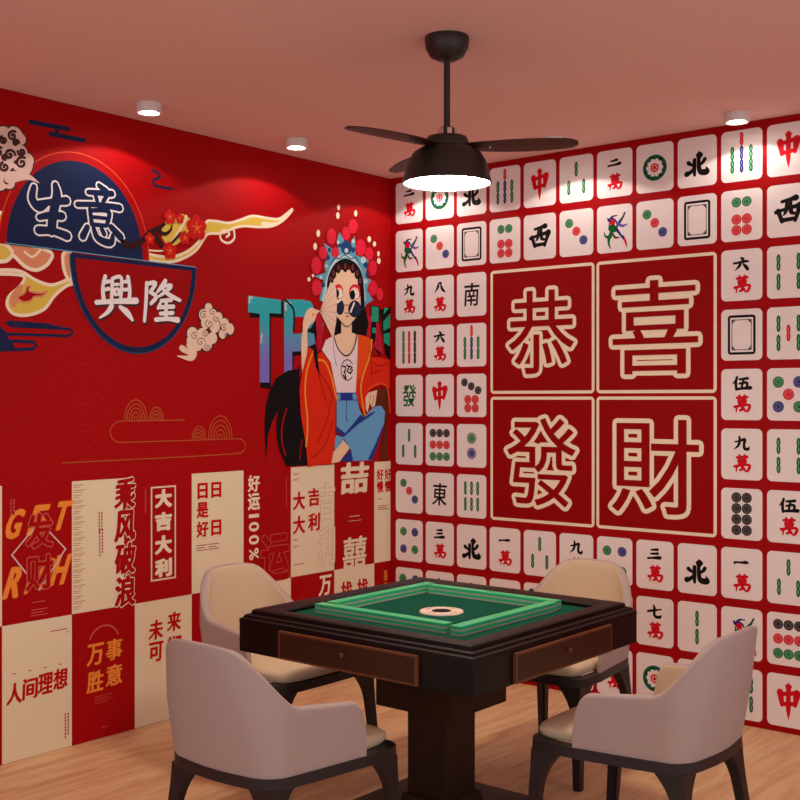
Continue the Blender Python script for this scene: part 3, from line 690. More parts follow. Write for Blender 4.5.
# hair fringe with loops
ST(*AA, [(225, 690), (240, 610), (290, 525), (360, 495), (430, 525), (475, 600), (490, 720), (495, 850)], .034, 'hair', 13)
for x, y in ((240, 640), (262, 590), (300, 545), (355, 535), (415, 545), (450, 590), (475, 650)):
    q = P(*AA, [(x+22*math.cos(2*PI*i/12), y+44*math.sin(2*PI*i/12)) for i in range(12)]); a.poly(q, 'hair', 13.5)
    q = P(*AA, [(x+11*math.cos(2*PI*i/12), y-4+26*math.sin(2*PI*i/12)) for i in range(12)]); a.poly(q, 'bead', 14)
for x, y, rx, ry in ((243, 293, 40, 65), (360, 268, 35, 55), (415, 212, 40, 58), (478, 382, 42, 68), (545, 430, 35, 52), (572, 545, 36, 62), (575, 705, 38, 62), (630, 755, 28, 50), (175, 425, 36, 52), (122, 525, 42, 70), (275, 420, 30, 42), (125, 700, 42, 65)):
    q = P(*AA, [(x+rx*math.cos(2*PI*i/20), y+ry*math.sin(2*PI*i/20)) for i in range(20)]); a.poly(q, 'pompom', 15)
    ST(*AA, [(x-rx*.6, y-ry*.6), (x-rx, y), (x-rx*.6, y+ry*.6)], .003, 'robe_dark', 16)
for x, y, rx, ry in ((303, 60, 12, 24), (297, 125, 14, 28), (440, 108, 13, 26), (140, 268, 15, 30), (115, 372, 15, 30), (548, 315, 15, 25), (590, 353, 13, 22), (622, 430, 11, 22), (625, 488, 15, 25), (98, 605, 9, 14), (66, 635, 13, 18)):
    q = P(*AA, [(x+rx*math.cos(2*PI*i/10), y+ry*math.sin(2*PI*i/10)) for i in range(10)]); a.poly(q, 'cream', 10.5)
sub('headdress', 'blue headdress with crimson pompoms')
# shirt
a = A()
Q(*B, [(170, 560), (200, 480), (262, 445), (290, 540), (330, 600), (365, 622), (400, 595), (440, 520), (458, 436), (455, 640), (445, 800), (440, 905), (290, 910), (270, 820), (240, 660)], 'shirt', 13)
ST(*B, [(262, 445), (290, 535), (330, 590), (365, 606), (400, 585), (432, 520), (448, 440)], .008, 'cloud_line', 14)
u, v = pl(346.5, 370); a.ring(u, v, .055, .006, 'hair', 14, ry=.060, a0=.6, a1=5.6)
for pts in ([(335, 690), (360, 700), (345, 740)], [(365, 680), (385, 700), (370, 730), (400, 745)], [(385, 690), (410, 700), (395, 720)], [(340, 760), (360, 790), (350, 730)], [(395, 750), (415, 720)]): ST(*B, pts, .009, 'hair', 14)
ST(*B, [(260, 480), (262, 560), (285, 690)], .004, 'blue_letter', 14)
sub('shirt', 'pale shirt with a round black motif')
# jeans
a = A()
Q(*D, [(288, 105), (442, 105), (470, 240), (505, 300), (560, 240), (600, 208), (640, 205), (672, 250), (666, 350), (622, 500), (572, 640), (415, 648), (400, 560), (340, 460), (355, 430), (285, 370)], 'jeans', 14)
Q(*D, [(282, 440), (345, 460), (330, 500), (270, 560), (270, 480)], 'jeans', 14)
Q(*D, [(285, 370), (355, 425), (480, 275), (505, 300), (560, 262), (605, 250), (540, 300), (450, 360), (345, 455), (320, 440), (282, 410)], 'jeans_dark', 15)
Q(*D, [(315, 650), (380, 580), (402, 560), (418, 650)], 'jeans_dark', 15)
Q(*D, [(535, 636), (600, 500), (650, 380), (666, 350), (622, 500), (572, 640)], 'jeans_dark', 15)
ST(*D, [(295, 160), (450, 160)], .005, 'jeans_dark', 15); ST(*D, [(365, 160), (362, 290), (370, 330)], .006, 'jeans_dark', 15); ST(*D, [(318, 110), (318, 155)], .005, 'jeans_dark', 15); ST(*D, [(412, 110), (412, 155)], .005, 'jeans_dark', 15)
ST(*D, [(288, 105), (442, 105)], .006, 'jeans_dark', 15)
sub('jeans', 'cropped blue jeans')
# robe
a = A()
Q(*D, [(590, 80), (690, 60), (705, 120), (700, 270), (690, 640), (640, 650), (640, 560), (668, 350), (670, 250), (640, 205), (590, 210)], 'brown_inside', 12)
a.poly([pl(*p) for p in ROBE], 'robe', 16)
Q(*B, [(458, 436), (500, 445), (565, 475), (560, 620), (620, 618), (712, 640), (712, 860), (690, 860), (640, 835), (545, 875), (530, 930), (512, 1090), (470, 1000), (440, 905), (445, 800)], 'robe', 16)
Q(*B, [(458, 436), (500, 445), (565, 475), (555, 600), (490, 780), (445, 800), (452, 640)], 'robe_orange', 17)
a.stroke([pl(*p) for p in ((312, 352), (306, 370), (304, 392), (306, 413), (306.5, 430), (305, 446))], .012, 'robe_trim', 18)
a.stroke([pl(*p) for p in ((317, 360), (324, 362), (330, 376), (333, 388), (336, 400))], .012, 'robe_trim', 18)
a.stroke([pl(*p) for p in ((371, 340), (369, 355), (364, 370), (360, 385), (361, 400), (364, 415))], .012, 'robe_trim', 18)
a.stroke([pl(*p) for p in ((367, 390), (374, 385), (383, 384), (387, 390), (389, 412))], .012, 'robe_orange', 18)
for pts in ([(312, 352), (317, 372), (322, 390), (325, 402)], [(318, 372), (327, 385), (332, 400)], [(330, 400), (326, 420), (316, 444)], [(332, 420), (324, 445), (311, 458)], [(371, 362), (379, 366), (388, 363)], [(370, 374), (380, 370)], [(369, 345), (371, 378)]):
    a.stroke([pl(*p) for p in pts], .005, 'robe_dark', 19)
Q(*B, [(105, 500), (130, 560), (135, 640), (150, 760), (120, 700), (100, 580)], 'hair', 19)
sub('robe', 'orange robe with yellow trim')
a = A()
Q(*B, [(120, 280), (160, 260), (180, 380), (165, 560), (140, 540), (128, 400)], 'ribbon', 5); sub('ribbon'); a = A(); Q(*B, [(500, 260), (570, 290), (560, 460), (520, 470)], 'ribbon', 5)
Q(*B, [(605, 350), (625, 330), (665, 600), (580, 530), (600, 470)], 'ribbon', 5)
sub('ribbon')
a = A()
Q(*B, [(235, 18), (262, 30), (280, 70), (287, 180), (282, 320), (258, 475), (150, 252)], 'cloud_cream', 20)
for e in ((250, 60), (270, 120), (280, 190), (282, 260), (278, 330), (268, 400)): ST(*B, [(152, 252), e], .0025, 'poster_line', 21, False)
sub('folding_fan', 'half open cream folding fan')

# ------------------------------------------------------------------ left wall: posters
def poster(k, top, red, label):
    u0 = SY0+k*SPW; u1 = min(u0+SPW, -.004); v0, v1 = (SZM, SZT) if top else (.0, SZM)
    v0 += .0015 if not top else 0
    o = box('poster', (0, u0+.0004, v0+.0004), (.002, u1-.0004, v1-.0004), 'poster_red' if red else 'paper')
    tag(o, label, 'poster', 'checkerboard posters on the left wall'); return o, u0, v0, u1-u0, v1-v0
def lines(a, u, v, w, n, m, lay=2, gap=.012, t=.0035):
    for i in range(n): a.stroke([(u, v-i*gap), (u+w*(1-.25*(i % 2)), v-i*gap)], t, m, lay, smooth=False, cap=False)
def FR(u0, v0, w, h): return lambda x, y: (u0+x*w, v0+(1-y)*h)
# a column of tiny vertical strokes stands for print too small to read
def column(a, u, v, L, m, n=2, gap=.014, t=.003):
    for i in range(n): 
        y = v
        while y > v-L*(1-.15*i):
            a.stroke([(u+i*gap, y), (u+i*gap, y-.010)], t*2, m, 2, smooth=False, cap=False); y -= .014
# upper row
o, u0, v0, w, h = poster(-1, True, False, 'cream upper poster cut by the left edge of the photo')
o, u0, v0, w, h = poster(0, True, True, 'red poster with orange GET RICH lettering over a white diamond')
f = FR(u0, v0, w, h); a = A()
for s_, y, sz in (('GET', .28, .115), ('RICH', .70, .12)):
    n = len(s_)
    for i, ch in enumerate(s_):
        u, v = f(.15+(.68 if n == 3 else .66)*i/(n-1)+.02, y-.03*i/(n-1)*(1 if n == 3 else 1.6)); a.glyph(ch, u, v, .062 if ch != 'I' else .018, sz, 'orange', 2, .028, .02, slant=.35)
c = [f(.52, .28), f(.9, .5), f(.52, .78), f(.13, .5)]
a.stroke(c, .009, 'cloud_pink', 6, smooth=False, closed=True)
for ch, y in (('发', .345), ('财', .65)):
    u, v = f(.52, y); a.glyph(ch, u, v, .125, .14, 'poster_pink', 8, .055); a.glyph(ch, u, v, .125, .14, 'poster_red', 10, .022)
u, v = f(.12, .1); column(a, u, v, .07, 'poster_pink'); u, v = f(.42, .865); lines(a, u, v, .06, 1, 'poster_pink'); u, v = f(.40, .92); lines(a, u, v, .08, 3, 'poster_pink')
a.build('lettering', o)
o, u0, v0, w, h = poster(1, True, False, 'cream poster with four tall red characters down its right edge')
f = FR(u0, v0, w, h); a = A()
a.rect(u0+.82*w, v0+.0005, u0+w-.0006, v0+h-.0006, 'poster_red', 1)
for i, ch in enumerate('乘风破浪'):
    u, v = f(.84, .12+.255*i); a.glyph(ch, u, v, .105, .135, 'paper', 2, .060, .014, slant=.05); a.glyph(ch, u, v, .105, .135, 'poster_red', 4, .020, .030, slant=.05)
u, v = f(.42, .25); column(a, u, v, .09, 'poster_red'); u, v = f(.43, .38); column(a, u, v, .12, 'poster_red')
for i in range(24):
    u, v = f(.02, .03+.04*i); lines(a, u, v, .05+.012*math.sin(i*2.1), 2, 'poster_line', gap=.009)
a.build('lettering', o)
o, u0, v0, w, h = poster(2, True, True, 'red poster with a boxed column of four block characters')
f = FR(u0, v0, w, h); a = A()
p0 = f(.27, .845); p1 = f(.71, .085); a.frame(p0[0], p0[1], p1[0], p1[1], .002, .008, 'poster_pink' if 0 else 'cloud_cream', 2)
for i, ch in enumerate('大吉大利'):
    u, v = f(.49, .185+.187*i); a.glyph(ch, u, v, .088, .078, 'paper', 2, .045, .024)
u, v = f(.18, .1); column(a, u, v, .11, 'poster_pink', 1); u, v = f(.86, .42); column(a, u, v, .18, 'deep_red', 1)
a.build('lettering', o)
o, u0, v0, w, h = poster(3, True, False, 'cream poster with five red characters in two columns at its top')
f = FR(u0, v0, w, h); a = A()
for ch, x, y in (('日', .20, .15), ('是', .20, .31), ('好', .20, .47), ('日', .46, .15), ('日', .46, .47)):
    u, v = f(x, y); a.glyph(ch, u, v, .058 if ch == '日' else .07, .072, 'text_red', 2, .026, .018)
u, v = f(.08, .605); lines(a, u, v, .07, 3, 'poster_red'); u, v = f(.31, .605); lines(a, u, v, .07, 3, 'poster_red'); u, v = f(.86, .86); column(a, u, v, .04, 'poster_red')
a.build('lettering', o)
o, u0, v0, w, h = poster(4, True, True, 'red poster with white lettering 100% down its left side')
f = FR(u0, v0, w, h); a = A()
for ch, y, r_, ww, hh_ in (('好', .12, 0, .078, .080), ('运', .28, 0, .078, .080), ('1', .405, -PI/2, .026, .066), ('0', .50, -PI/2, .044, .066), ('0', .615, -PI/2, .044, .066), ('%', .74, -PI/2, .056, .062)):
    u, v = f(.21, y); a.glyph(ch, u, v, ww, hh_, 'cream', 2, .030 if r_ == 0 else .018, .006, rot=r_)
u, v = f(.66, .80); a.glyph('运', u, v, .190, .23, 'poster_pink', 2, .050); a.glyph('运', u, v, .190, .23, 'poster_red', 4, .036)
u, v = f(.9, .08); a.stroke([(u, v), (u, v-.16)], .003, 'poster_pink', 2, smooth=False)
a.build('lettering', o)
o, u0, v0, w, h = poster(5, True, False, 'cream poster with four red characters paired at its centre')
f = FR(u0, v0, w, h); a = A()
for ch, x, y in (('大', .18, .31), ('大', .18, .53), ('吉', .52, .29), ('利', .52, .52)):
    u, v = f(x, y); a.glyph(ch, u, v, .084, .092, 'text_red', 2, .019, .026)
for i, ch in enumerate('吉利'):
    u, v = f(.82, .34+.42*i); a.glyph(ch, u, v, .12, .2, 'poster_line', 2, .04); a.glyph(ch, u, v, .12, .2, 'paper', 4, .028)
for y in (.06, .11, .66, .72): u, v = f(.05, y); lines(a, u, v, .045, 2, 'poster_red', gap=.006, t=.002)
u, v = f(.06, .89); lines(a, u, v, .08, 1, 'poster_red')
a.build('lettering', o)
o, u0, v0, w, h = poster(6, True, True, 'red poster with two big cream brush characters above and below')
f = FR(u0, v0, w, h); a = A()
u, v = f(.5, .14); a.glyph('喆', u, v, .22, .165, 'paper', 2, .022, .02, slant=.08); u, v = f(.5, .86); a.glyph('囍', u, v, .19, .17, 'paper', 2, .012, .012, slant=.05)
u, v = f(.36, .51); lines(a, u, v, .09, 1, 'cloud_cream'); u, v = f(.34, .555); lines(a, u, v, .11, 1, 'cloud_cream', t=.002)
a.build('lettering', o)
o, u0, v0, w, h = poster(7, True, False, 'cream poster cut off by the room corner')
f = lambda x, y: (u0+x*SPW, v0+(1-y)*h); a = A()
for ch, x, y in (('好', .15, .13), ('慢', .15, .25), ('好', .36, .13), ('慢', .36, .25)):
    u, v = f(x, y); a.glyph(ch, u, v, .055, .062, 'text_red', 2, .02, .018)
u, v = f(.08, .37); lines(a, u, v, .04, 1, 'poster_red'); u, v = f(.08, .44); lines(a, u, v, .10, 3, 'poster_red', gap=.010)
a.build('lettering', o)
# lower row
o, u0, v0, w, h = poster(-1, False, True, 'red lower poster cut by the left edge of the photo')
o, u0, v0, w, h = poster(0, False, False, 'cream lower poster with a row of four red characters')
f = FR(u0, v0, w, h); a = A()
for i, ch in enumerate('人间理想'):
    u, v = f(.17+.22*i, .505-.012*i); a.glyph(ch, u, v, .067, .085, 'text_red', 2, .017, .024, slant=.05)
    u, v = f(.14+.22*i, .36); lines(a, u, v, .016, 1, 'poster_red')
u, v = f(.68, .10); lines(a, u, v, .085, 1, 'poster_red'); u, v = f(.9, .125); lines(a, u, v, .02, 1, 'poster_line'); u, v = f(.9, .74); column(a, u, v, .10, 'poster_red', 2)
a.build('lettering', o)
o, u0, v0, w, h = poster(1, False, True, 'red lower poster with four orange characters under a small arc')
f = FR(u0, v0, w, h); a = A()
for ch, x, y in (('万', .36, .34), ('胜', .36, .55), ('事', .66, .33), ('意', .66, .53)):
    u, v = f(x, y); a.glyph(ch, u, v, .082, .092, 'orange', 2, .012, .022, slant=.05)
u, v = f(.5, .27); a.ring(u, v, .085, .007, 'poster_pink', 2, a0=.35, a1=PI-.35); u, v = f(.34, .67); lines(a, u, v, .10, 4, 'poster_pink', gap=.010, t=.002)
u, v = f(.46, .92); lines(a, u, v, .03, 1, 'poster_pink')
a.build('lettering', o)
o, u0, v0, w, h = poster(2, False, False, 'cream lower poster with red characters beside the front left chair')
f = FR(u0, v0, w, h); a = A()
for ch, x, y in (('未', .36, .24), ('可', .36, .42), ('来', .68, .20), ('期', .68, .40)):
    u, v = f(x, y); a.glyph(ch, u, v, .078, .088, 'text_red', 2, .017, .024, slant=.05)
u, v = f(.55, .56); lines(a, u, v, .03, 1, 'poster_red')
a.build('lettering', o)
poster(3, False, True, 'red lower poster half hidden behind the back left chair')
poster(4, False, False, 'cream lower poster showing a corner behind the back left chair')
o, u0, v0, w, h = poster(5, False, True, 'red lower poster with one cream character above the tabletop')
f = FR(u0, v0, w, h); a = A(); u, v = f(.78, .13); a.glyph('万', u, v, .09, .105, 'cream', 2, .016, .026, slant=.05); a.build('lettering', o)
o, u0, v0, w, h = poster(6, False, False, 'cream lower poster with tops of red characters behind the table')
f = FR(u0, v0, w, h); a = A()
for x in (.3, .7): u, v = f(x, .22); a.glyph('找', u, v, .09, .10, 'text_red', 2, .016, .026)
a.build('lettering', o)
o, u0, v0, w, h = poster(7, False, True, 'narrow red lower poster at the room corner')
a = A(); a.glyph('喜', u0+.10, v0+h-.08, .035, .06, 'orange', 2, .01); a.glyph('乐', u0+.10, v0+h-.15, .035, .06, 'orange', 2, .01); a.build('lettering', o)

# ------------------------------------------------------------------ ceiling fan
FX, FY = 1.823, -1.871
fan = empty('ceiling_fan', (FX, FY, RH))
tag(fan, 'black ceiling fan with three dark wooden blades and a glowing round lamp', 'ceiling fan')
lathe('canopy', [(.078, 0), (.080, -.012), (.076, -.040), (.060, -.068), (.034, -.082), (.016, -.085)], 'fan_black', fan)
lathe('downrod', [(.0115, -.08), (.0115, -.335)], 'fan_black', fan, n=20)
lathe('motor_collar', [(.012, -.318), (.026, -.322), (.030, -.345), (.030, -.36)], 'fan_black', fan, n=24)
for a_ in (-.6, .35, 1.5, 3.1, 4.4):
    ang = YAW - PI/2 + a_ - .1
    bm = bmesh.new(); box_bm(bm, (-.009, -.004, -.012), (.009, .004, .012), 0, .002)
    o = bm_obj('collar_clip', bm, 'chrome', fan); o.location = (.031*math.cos(ang), .031*math.sin(ang), -.338); o.rotation_euler = (0, 0, ang+PI/2)
lathe('motor_housing', [(.030, -.352), (.070, -.356), (.078, -.372), (.078, -.392), (.098, -.40)], 'fan_black', fan)
sh = lathe('lamp_shade', [(.098, -.398), (.120, -.412), (.140, -.444), (.150, -.478), (.158, -.510), (.160, -.519), (.155, -.522), (.148, -.505), (.02, -.500)], 'fan_black', fan)
lathe('lamp_diffuser', [(.0, -.5255), (.09, -.5255), (.151, -.518), (.151, -.512), (.0, -.512)], 'lamp_glow', fan)
def blade_mesh():
    L0, L1, n = .07, .462, 22; rings = []
    for i in range(n+1):
        t = i/n; r = L0+(L1-L0)*t
        lead = .042+.030*math.sin(PI*min(1, t*1.05))*.9; trail = -.042-.024*math.sin(PI*t*.8)
        if t > .86: q = math.sqrt(max(0.0, 1-((t-.86)/.14)**2)); lead = lead*(.25+.75*q); trail = trail*(.45+.55*q)
        pitch = -.10; zz = -.003*t*t
        ring = []
        for y, th in ((trail, .0015), ((lead+trail)/2, .004), (lead, .0015)):
            ring.append((r, y*math.cos(pitch), zz+y*math.sin(pitch)+th))
        for y, th in ((lead, .0015), ((lead+trail)/2, .004), (trail, .0015)):
            ring.append((r, y*math.cos(pitch), zz+y*math.sin(pitch)-th))
        rings.append(ring)
    return loft(rings)
vs, fs = blade_mesh(); bme = bpy.data.meshes.new('blade'); bme.from_pydata(vs, [], fs); bme.update(); bme.materials.append(MATS['blade_wood'])
for ang in (math.radians(264), math.radians(30), math.radians(153)):
    o = bpy.data.objects.new('blade', bme); COL.objects.link(o); o.parent = fan; o.location = (0, 0, -.392); o.rotation_euler = (0, 0, ang)
    s_ = lathe('screw', [(0, -.006), (.005, -.005), (.005, 0)], 'chrome', o, n=10, c=(.155, -.01)); s_.location.z = -.004

# ------------------------------------------------------------------ downlights
def downlight(x, y, label, watts):
    e = empty('ceiling_downlight', (x, y, RH)); tag(e, label, 'ceiling light', 'ceiling downlights along the walls')
    lathe('housing', [(.055, 0), (.056, -.003), (.056, -.038), (.053, -.042), (.046, -.041), (.044, -.032), (.0, -.032)], 'fixture_white', e, n=32)
    lathe('lens', [(.0, -.0360), (.032, -.0360), (.0325, -.034), (.0, -.0335)], 'down_glow', e, n=24)
    l = bpy.data.lights.new('downlight_beam', 'SPOT'); l.energy = watts; l.color = (1, .90, .82); l.spot_size = math.radians(138); l.spot_blend = .12; l.shadow_soft_size = .012
    lo = bpy.data.objects.new('downlight_beam', l); COL.objects.link(lo); lo.parent = e; lo.location = (0, 0, -.046)
    return e
DW = 4.6
downlight(.27, -1.965, 'white surface downlight on the ceiling, nearest the left edge of the photo', DW)
downlight(.28, -1.065, 'white surface downlight above the scarf, between the left edge and the fan', DW)
downlight(.36, -.24, 'white surface downlight in the room corner, hidden behind the fan lamp', DW)
downlight(1.28, -.29, 'white surface downlight behind the right blade of the ceiling fan', DW)
downlight(2.18, -.18, 'white surface downlight above the right end of the tile wallpaper', DW*.62)
downlight(.27, -2.95, 'white surface downlight beyond the left edge of the photo', DW)
downlight(3.12, -.19, 'white surface downlight beyond the right edge of the photo', DW)

# ------------------------------------------------------------------ mahjong table
TX, TY = 1.775, -1.84
table = empty('mahjong_table', (TX, TY, 0)); tag(table, 'dark wooden automatic mahjong table with a green felt top and drawers', 'table')
def sq(h, z): return [(-h, -h, z), (h, -h, z), (h, h, z), (-h, h, z)]
prof = [(.405, .735), (.405, .758), (.410, .764), (.430, .769), (.470, .770), (.479, .766), (.481, .752), (.488, .754), (.497, .750), (.501, .742), (.5095, .738), (.5112, .732), (.5112, .728)]
vs, fs = loft([sq(h, z) for h, z in prof], False)
me = bpy.data.meshes.new('rim'); me.from_pydata(vs, [], fs); me.update(); sharp(link('rim', me, 'table_wood', table), 25)
bm = bmesh.new(); box_bm(bm, (-.511, -.511, .622), (.511, .511, .73), 0, .004); bm_obj('apron', bm, 'table_wood', table)
box('playing_surface', (-.406, -.406, .731), (.406, .406, .747), 'felt', table)
# tile slots around the centre
a = Art('R')
con = lathe('dice_console', [(.0, .7505), (.036, .7505), (.038, .752), (.078, .7515), (.080, .747)], 'console_white', table, n=40)
lathe('dice_window', [(.0, .7540), (.030, .7530), (.036, .7508), (.036, .7495), (.0, .7495)], 'black', con, n=32)
for i in range(4):
    for j in (-1, 0, 1):
        t = i*PI/2+j*.22
        o = box('button_mark', (-.005, -.002, 0), (.005, .002, .0006), 'tile_red', con); o.location = (.058*math.cos(t), .058*math.sin(t), .7519); o.rotation_euler = (0, 0, t+PI/2)
for i in range(4):          # a drawer in each side
    r = i*PI/2
    bm = bmesh.new(); box_bm(bm, (-.303, -.524, .626), (.303, -.510, .722), 0, .002)
    dr = bm_obj('drawer', bm, 'drawer_edge', table); dr.rotation_euler = (0, 0, r)
    bm = bmesh.new(); box_bm(bm, (-.294, -.5255, .634), (.294, -.523, .714), 0, .001); bm_obj('drawer_panel', bm, 'drawer_wood', dr)
    kn = lathe('knob', [(0, .015), (.007, .014), (.009, .010), (.006, .005), (.005, 0)], 'drawer_edge', dr, n=16)
    kn.location = (0, -.5255, .682); kn.rotation_euler = (PI/2, 0, 0)
bm = bmesh.new(); box_bm(bm, (-.168, -.168, .418), (.168, .168, .623), 0, .004); bm_obj('motor_box', bm, 'column_wood', table)
bm = bmesh.new(); box_bm(bm, (-.087, -.087, .10), (.087, .087, .505), 0, .004); bm_obj('column', bm, 'column_wood', table)
vs, fs = loft([sq(.30, 0), sq(.30, .04), sq(.285, .05), sq(.11, .055), sq(.10, .10), sq(.088, .105)]); me = bpy.data.meshes.new('foot'); me.from_pydata(vs, [], fs); me.update()
link('foot', me, 'column_wood', table)

# ------------------------------------------------------------------ mahjong tiles in four double-height rows
TWD, TDP, THT = .0308, .042, .0160
def mj_mesh():
    bm = bmesh.new()
    box_bm(bm, (-TWD/2+.00004, -TDP/2, 0), (TWD/2-.00004, TDP/2, THT*.36), 0, 0)
    box_bm(bm, (-TWD/2+.00004, -TDP/2, THT*.36), (TWD/2-.00004, TDP/2, THT), 1, 0)
    me = bpy.data.meshes.new('mahjong_tile'); bm.to_mesh(me); bm.free(); me.materials.append(MATS['tile_ivory']); me.materials.append(MATS['tile_back']); return me
mj = mj_mesh()
WALLS = [  # start, direction, rotation, name
 ((-.326, -.280), (1, 0), 0, 'front left side of the table'),
 ((.292, -.292), (0, 1), PI/2, 'front right side of the table'),
 ((.286, .306), (-1, 0), 0, 'back right side of the table'),
 ((-.319, .330), (0, -1), PI/2, 'back left side of the table')]
for wi, (st, di, ro, nm) in enumerate(WALLS):
    for lay in (0, 1):
        for i in range(19):
            o = bpy.data.objects.new('mahjong_tile', mj); COL.objects.link(o)
            o.location = (TX+st[0]+di[0]*i*TWD, TY+st[1]+di[1]*i*TWD, .747+lay*(THT+.0001)); o.rotation_euler = (0, 0, ro)
            tag(o, f'green backed mahjong tile in the {"upper" if lay else "lower"} layer along the {nm}', 'mahjong tile', f'{"upper" if lay else "lower"} mahjong tiles on the {nm}')

# ------------------------------------------------------------------ chairs
def plan(s, z):
    """outer edge of the shell, s in -1..1 from left arm front to right arm front; front is +y"""
    k = (z-.40)/.40                                    # 0 at the bottom, 1 at the back's top
    sg = 1 if s >= 0 else -1; t = abs(s)
    hw = .238; back = -.238; R = .085
    L1 = .132; L2 = R*PI/2*1.05; L3 = .30; T = L1+L2+L3; q = t*T
    if q < L1: x, y, nx, ny = q, back+.0*q, 0, -1; y += .012*(q/L1)**2
    elif q < L1+L2:
        a = (q-L1)/L2*PI/2; x = L1+ (hw-L1)*math.sin(a); y = back+.012+R*(1-math.cos(a)); nx, ny = math.sin(a), -math.cos(a)
    else:
        u = (q-L1-L2)/L3; x = hw+.040*u**.9; y = back+.012+R+(.180+R*.0+.12)*u*.93; nx, ny = 1, .0
    lean = .078*k; out = .030*k
    bl = max(0, 1-t*1.7)                               # the back leans, the arms splay a little
    y -= lean*min(1, bl*1.6)
    x += out*min(1, t*2.2) - .075*max(0, k-.5)*min(1, t*4)
    l = math.hypot(nx, ny)
    return (sg*x, y), (sg*nx/l, ny/l)
def top_h(t):
    if t < .25: return .805-.010*(t/.25)**3
    if t < .54:
        u = min(1, max(0, (t-.25)/.29)); sm = (u*u*(3-2*u))**.9
        return .795-.175*sm
    if t < .86: return .620-.018*((t-.54)/.32)
    u = (t-.86)/.14
    return .43+.172*math.sqrt(max(0, 1-(u*.97)**2.6))
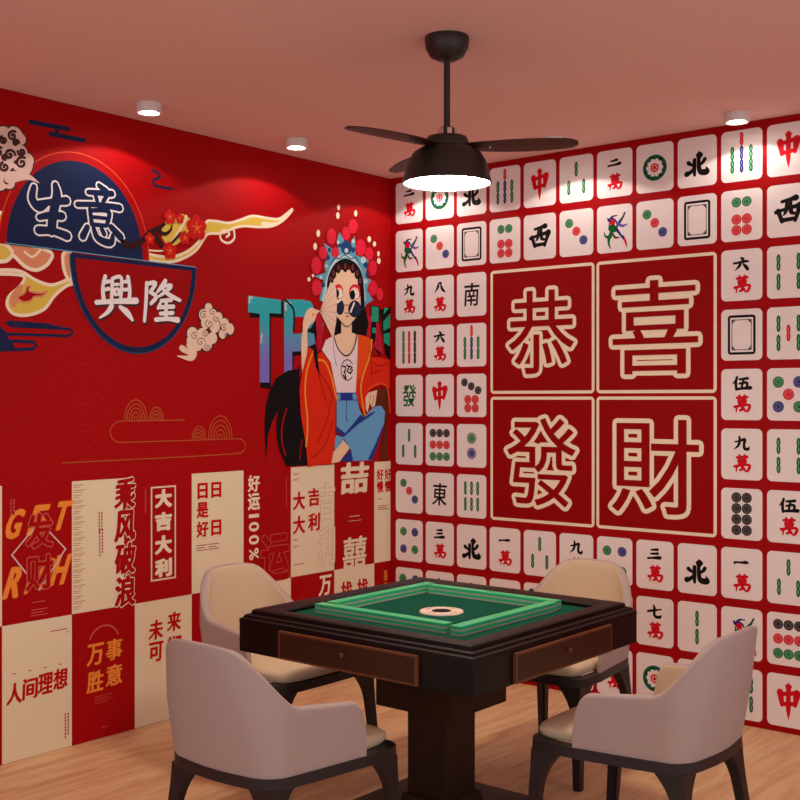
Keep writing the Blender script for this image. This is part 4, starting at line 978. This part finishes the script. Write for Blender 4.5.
def make_chair():
    c = empty('armchair', (0, 0, 0))
    # shell
    N, Mz, TK0 = 72, 12, .036
    rings = []
    for i in range(N+1):
        s = -1+2*i/N; s = math.copysign(abs(s)**.9, s)
        H = top_h(abs(s)); ring = []; TK = TK0*(1 if abs(s) < .9 else 1-.5*((abs(s)-.9)/.1)**1.5)
        def pt(z, d):
            (x, y), (nx, ny) = plan(s, z); return (x-nx*d, y-ny*d, z)
        for j in range(Mz+1): ring.append(pt(.415+(H-.012-.415)*j/Mz, 0 if j else .004))
        for a in (30, 60, 90, 120, 150):
            r_ = TK/2; al = math.radians(a); ring.append(pt(H-.012+.013*math.sin(al), r_-r_*math.cos(al)))
        for j in range(Mz, -1, -1): ring.append(pt(.415+(H-.012-.415)*j/Mz, TK))
        rings.append(ring)
    vs, fs = loft(rings); me = bpy.data.meshes.new('shell'); me.from_pydata(vs, [], fs); me.update()
    o = link('shell', me, ['shell', 'shell_inner'], c, True)
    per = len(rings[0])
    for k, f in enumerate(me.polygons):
        if k < N*per and k % per >= Mz+5: f.material_index = 1  # inner faces of the shell get a creamier tone than the outside
    sharp(o, 50)
    # cushion
    def crail(ins, front):
        pts = []
        for i in range(41):
            s = -1+2*i/40; (x, y), (nx, ny) = plan(s, .40); pts.append((x-nx*ins, y-ny*ins))
        # front edge with rounded corners
        x0, y0 = pts[-1]; xl = -x0
        pts += [(x0, front-.05), (x0-.010, front-.018), (x0-.04, front-.002), (x0-.12, front+.006), (0, front+.009), (xl+.12, front+.006), (xl+.04, front-.002), (xl+.010, front-.018), (xl, front-.05)]
        return pts
    rr = []
    for ins, z, f_ in ((.040, .424, .292), (.036, .432, .302), (.034, .447, .306), (.038, .457, .302), (.050, .464, .290)):
        rr.append([(x, y, z) for x, y in crail(ins, f_)])
    for q, z in ((.80, .471), (.5, .475), (.2, .477)): rr.append([(x*q, .03+(y-.03)*q, z) for x, y, _ in rr[4]])
    vs, fs = loft(rr); me = bpy.data.meshes.new('seat_cushion'); me.from_pydata(vs, [], fs); me.update(); sharp(link('seat_cushion', me, 'cushion', c, True), 60)
    # seat frame band
    outer = crail(-.004, .308); inner = crail(.035, .270); n = len(outer)
    vs = [(x, y, .390) for x, y in outer]+[(x, y, .4235) for x, y in outer]+[(x, y, .4235) for x, y in inner]+[(x, y, .390) for x, y in inner]; fs = []
    for q in range(4):
        for i in range(n): fs.append((q*n+i, q*n+(i+1) % n, ((q+1) % 4)*n+(i+1) % n, ((q+1) % 4)*n+i))
    me = bpy.data.meshes.new('seat_frame'); me.from_pydata(vs, [], fs); me.update(); sharp(link('seat_frame', me, 'chair_leg', c, True), 40)
    # legs: square section, flaring into the frame along both rails
    for (x, y, sx, sy) in ((.268, .288, 1, 1), (-.268, .288, -1, 1), (.213, -.200, 1, -1), (-.213, -.200, -1, -1)):
        rings = []
        for k in range(15):
            z = .392*k/14; t = z/.392
            spl = (1-t)**1.4*(.030 if sy > 0 else .055)
            w = .024+.014*t
            fl = .062*max(0, (t-.66)/.34)**2.2         # arch bracket grows toward the rail
            X, Y = x+sx*spl*.55, y+sy*spl
            xa, xb = X-sx*(w+fl), X+sx*.006; ya, yb = Y-sy*(w+fl), Y+sy*.006
            wi = w*.9
            # L-shaped section: arms run inward along each rail
            ring = [(xb, yb), (xa, yb), (xa, yb-sy*wi), (xb-sx*wi, yb-sy*wi), (xb-sx*wi, ya), (xb, ya)]
            rings.append([(p, q, z) for p, q in ring])
        vs, fs = loft(rings); me = bpy.data.meshes.new('leg'); me.from_pydata(vs, [], fs); me.update(); sharp(link('leg', me, 'chair_leg', c, True), 30)
    return c
def copy_tree(o, parent=None):
    c = o.copy(); COL.objects.link(c); c.parent = parent
    for ch in list(o.children): copy_tree(ch, c)
    return c
ch0 = make_chair()
spots = [(1.700, -2.625, 0, 'taupe armchair seen from behind at the front left of the mahjong table'),
         (2.560, -1.735, PI/2, 'taupe armchair seen from its side at the front right of the table'),
         (.880, -1.79, -PI/2, 'taupe armchair behind the left table corner, against the posters'),
         (1.725, -.955, PI, 'taupe armchair at the back right side, against the tile wallpaper')]
for i, (x, y, r, lb) in enumerate(spots):
    o = ch0 if i == 0 else copy_tree(ch0)
    o.location = (x, y, 0); o.rotation_euler = (0, 0, r); tag(o, lb, 'armchair', 'armchairs around the mahjong table')

# ------------------------------------------------------------------ world, camera
wd = bpy.data.worlds.new('World'); bpy.context.scene.world = wd; wd.use_nodes = True
bg = wd.node_tree.nodes['Background']; bg.inputs[0].default_value = (.98, .97, 1, 1); bg.inputs[1].default_value = .72
cam = bpy.data.cameras.new('camera'); co = bpy.data.objects.new('camera', cam); COL.objects.link(co)
co.location = (CX, CY, CZ); co.rotation_euler = (PI/2, 0, YAW); cam.sensor_width = 36; cam.lens = F_/800*36; cam.clip_start = .05
sc = bpy.context.scene; sc.camera = co
sc.view_settings.view_transform = 'Standard'; sc.view_settings.look = 'None'; sc.view_settings.exposure = .45; sc.view_settings.gamma = 1
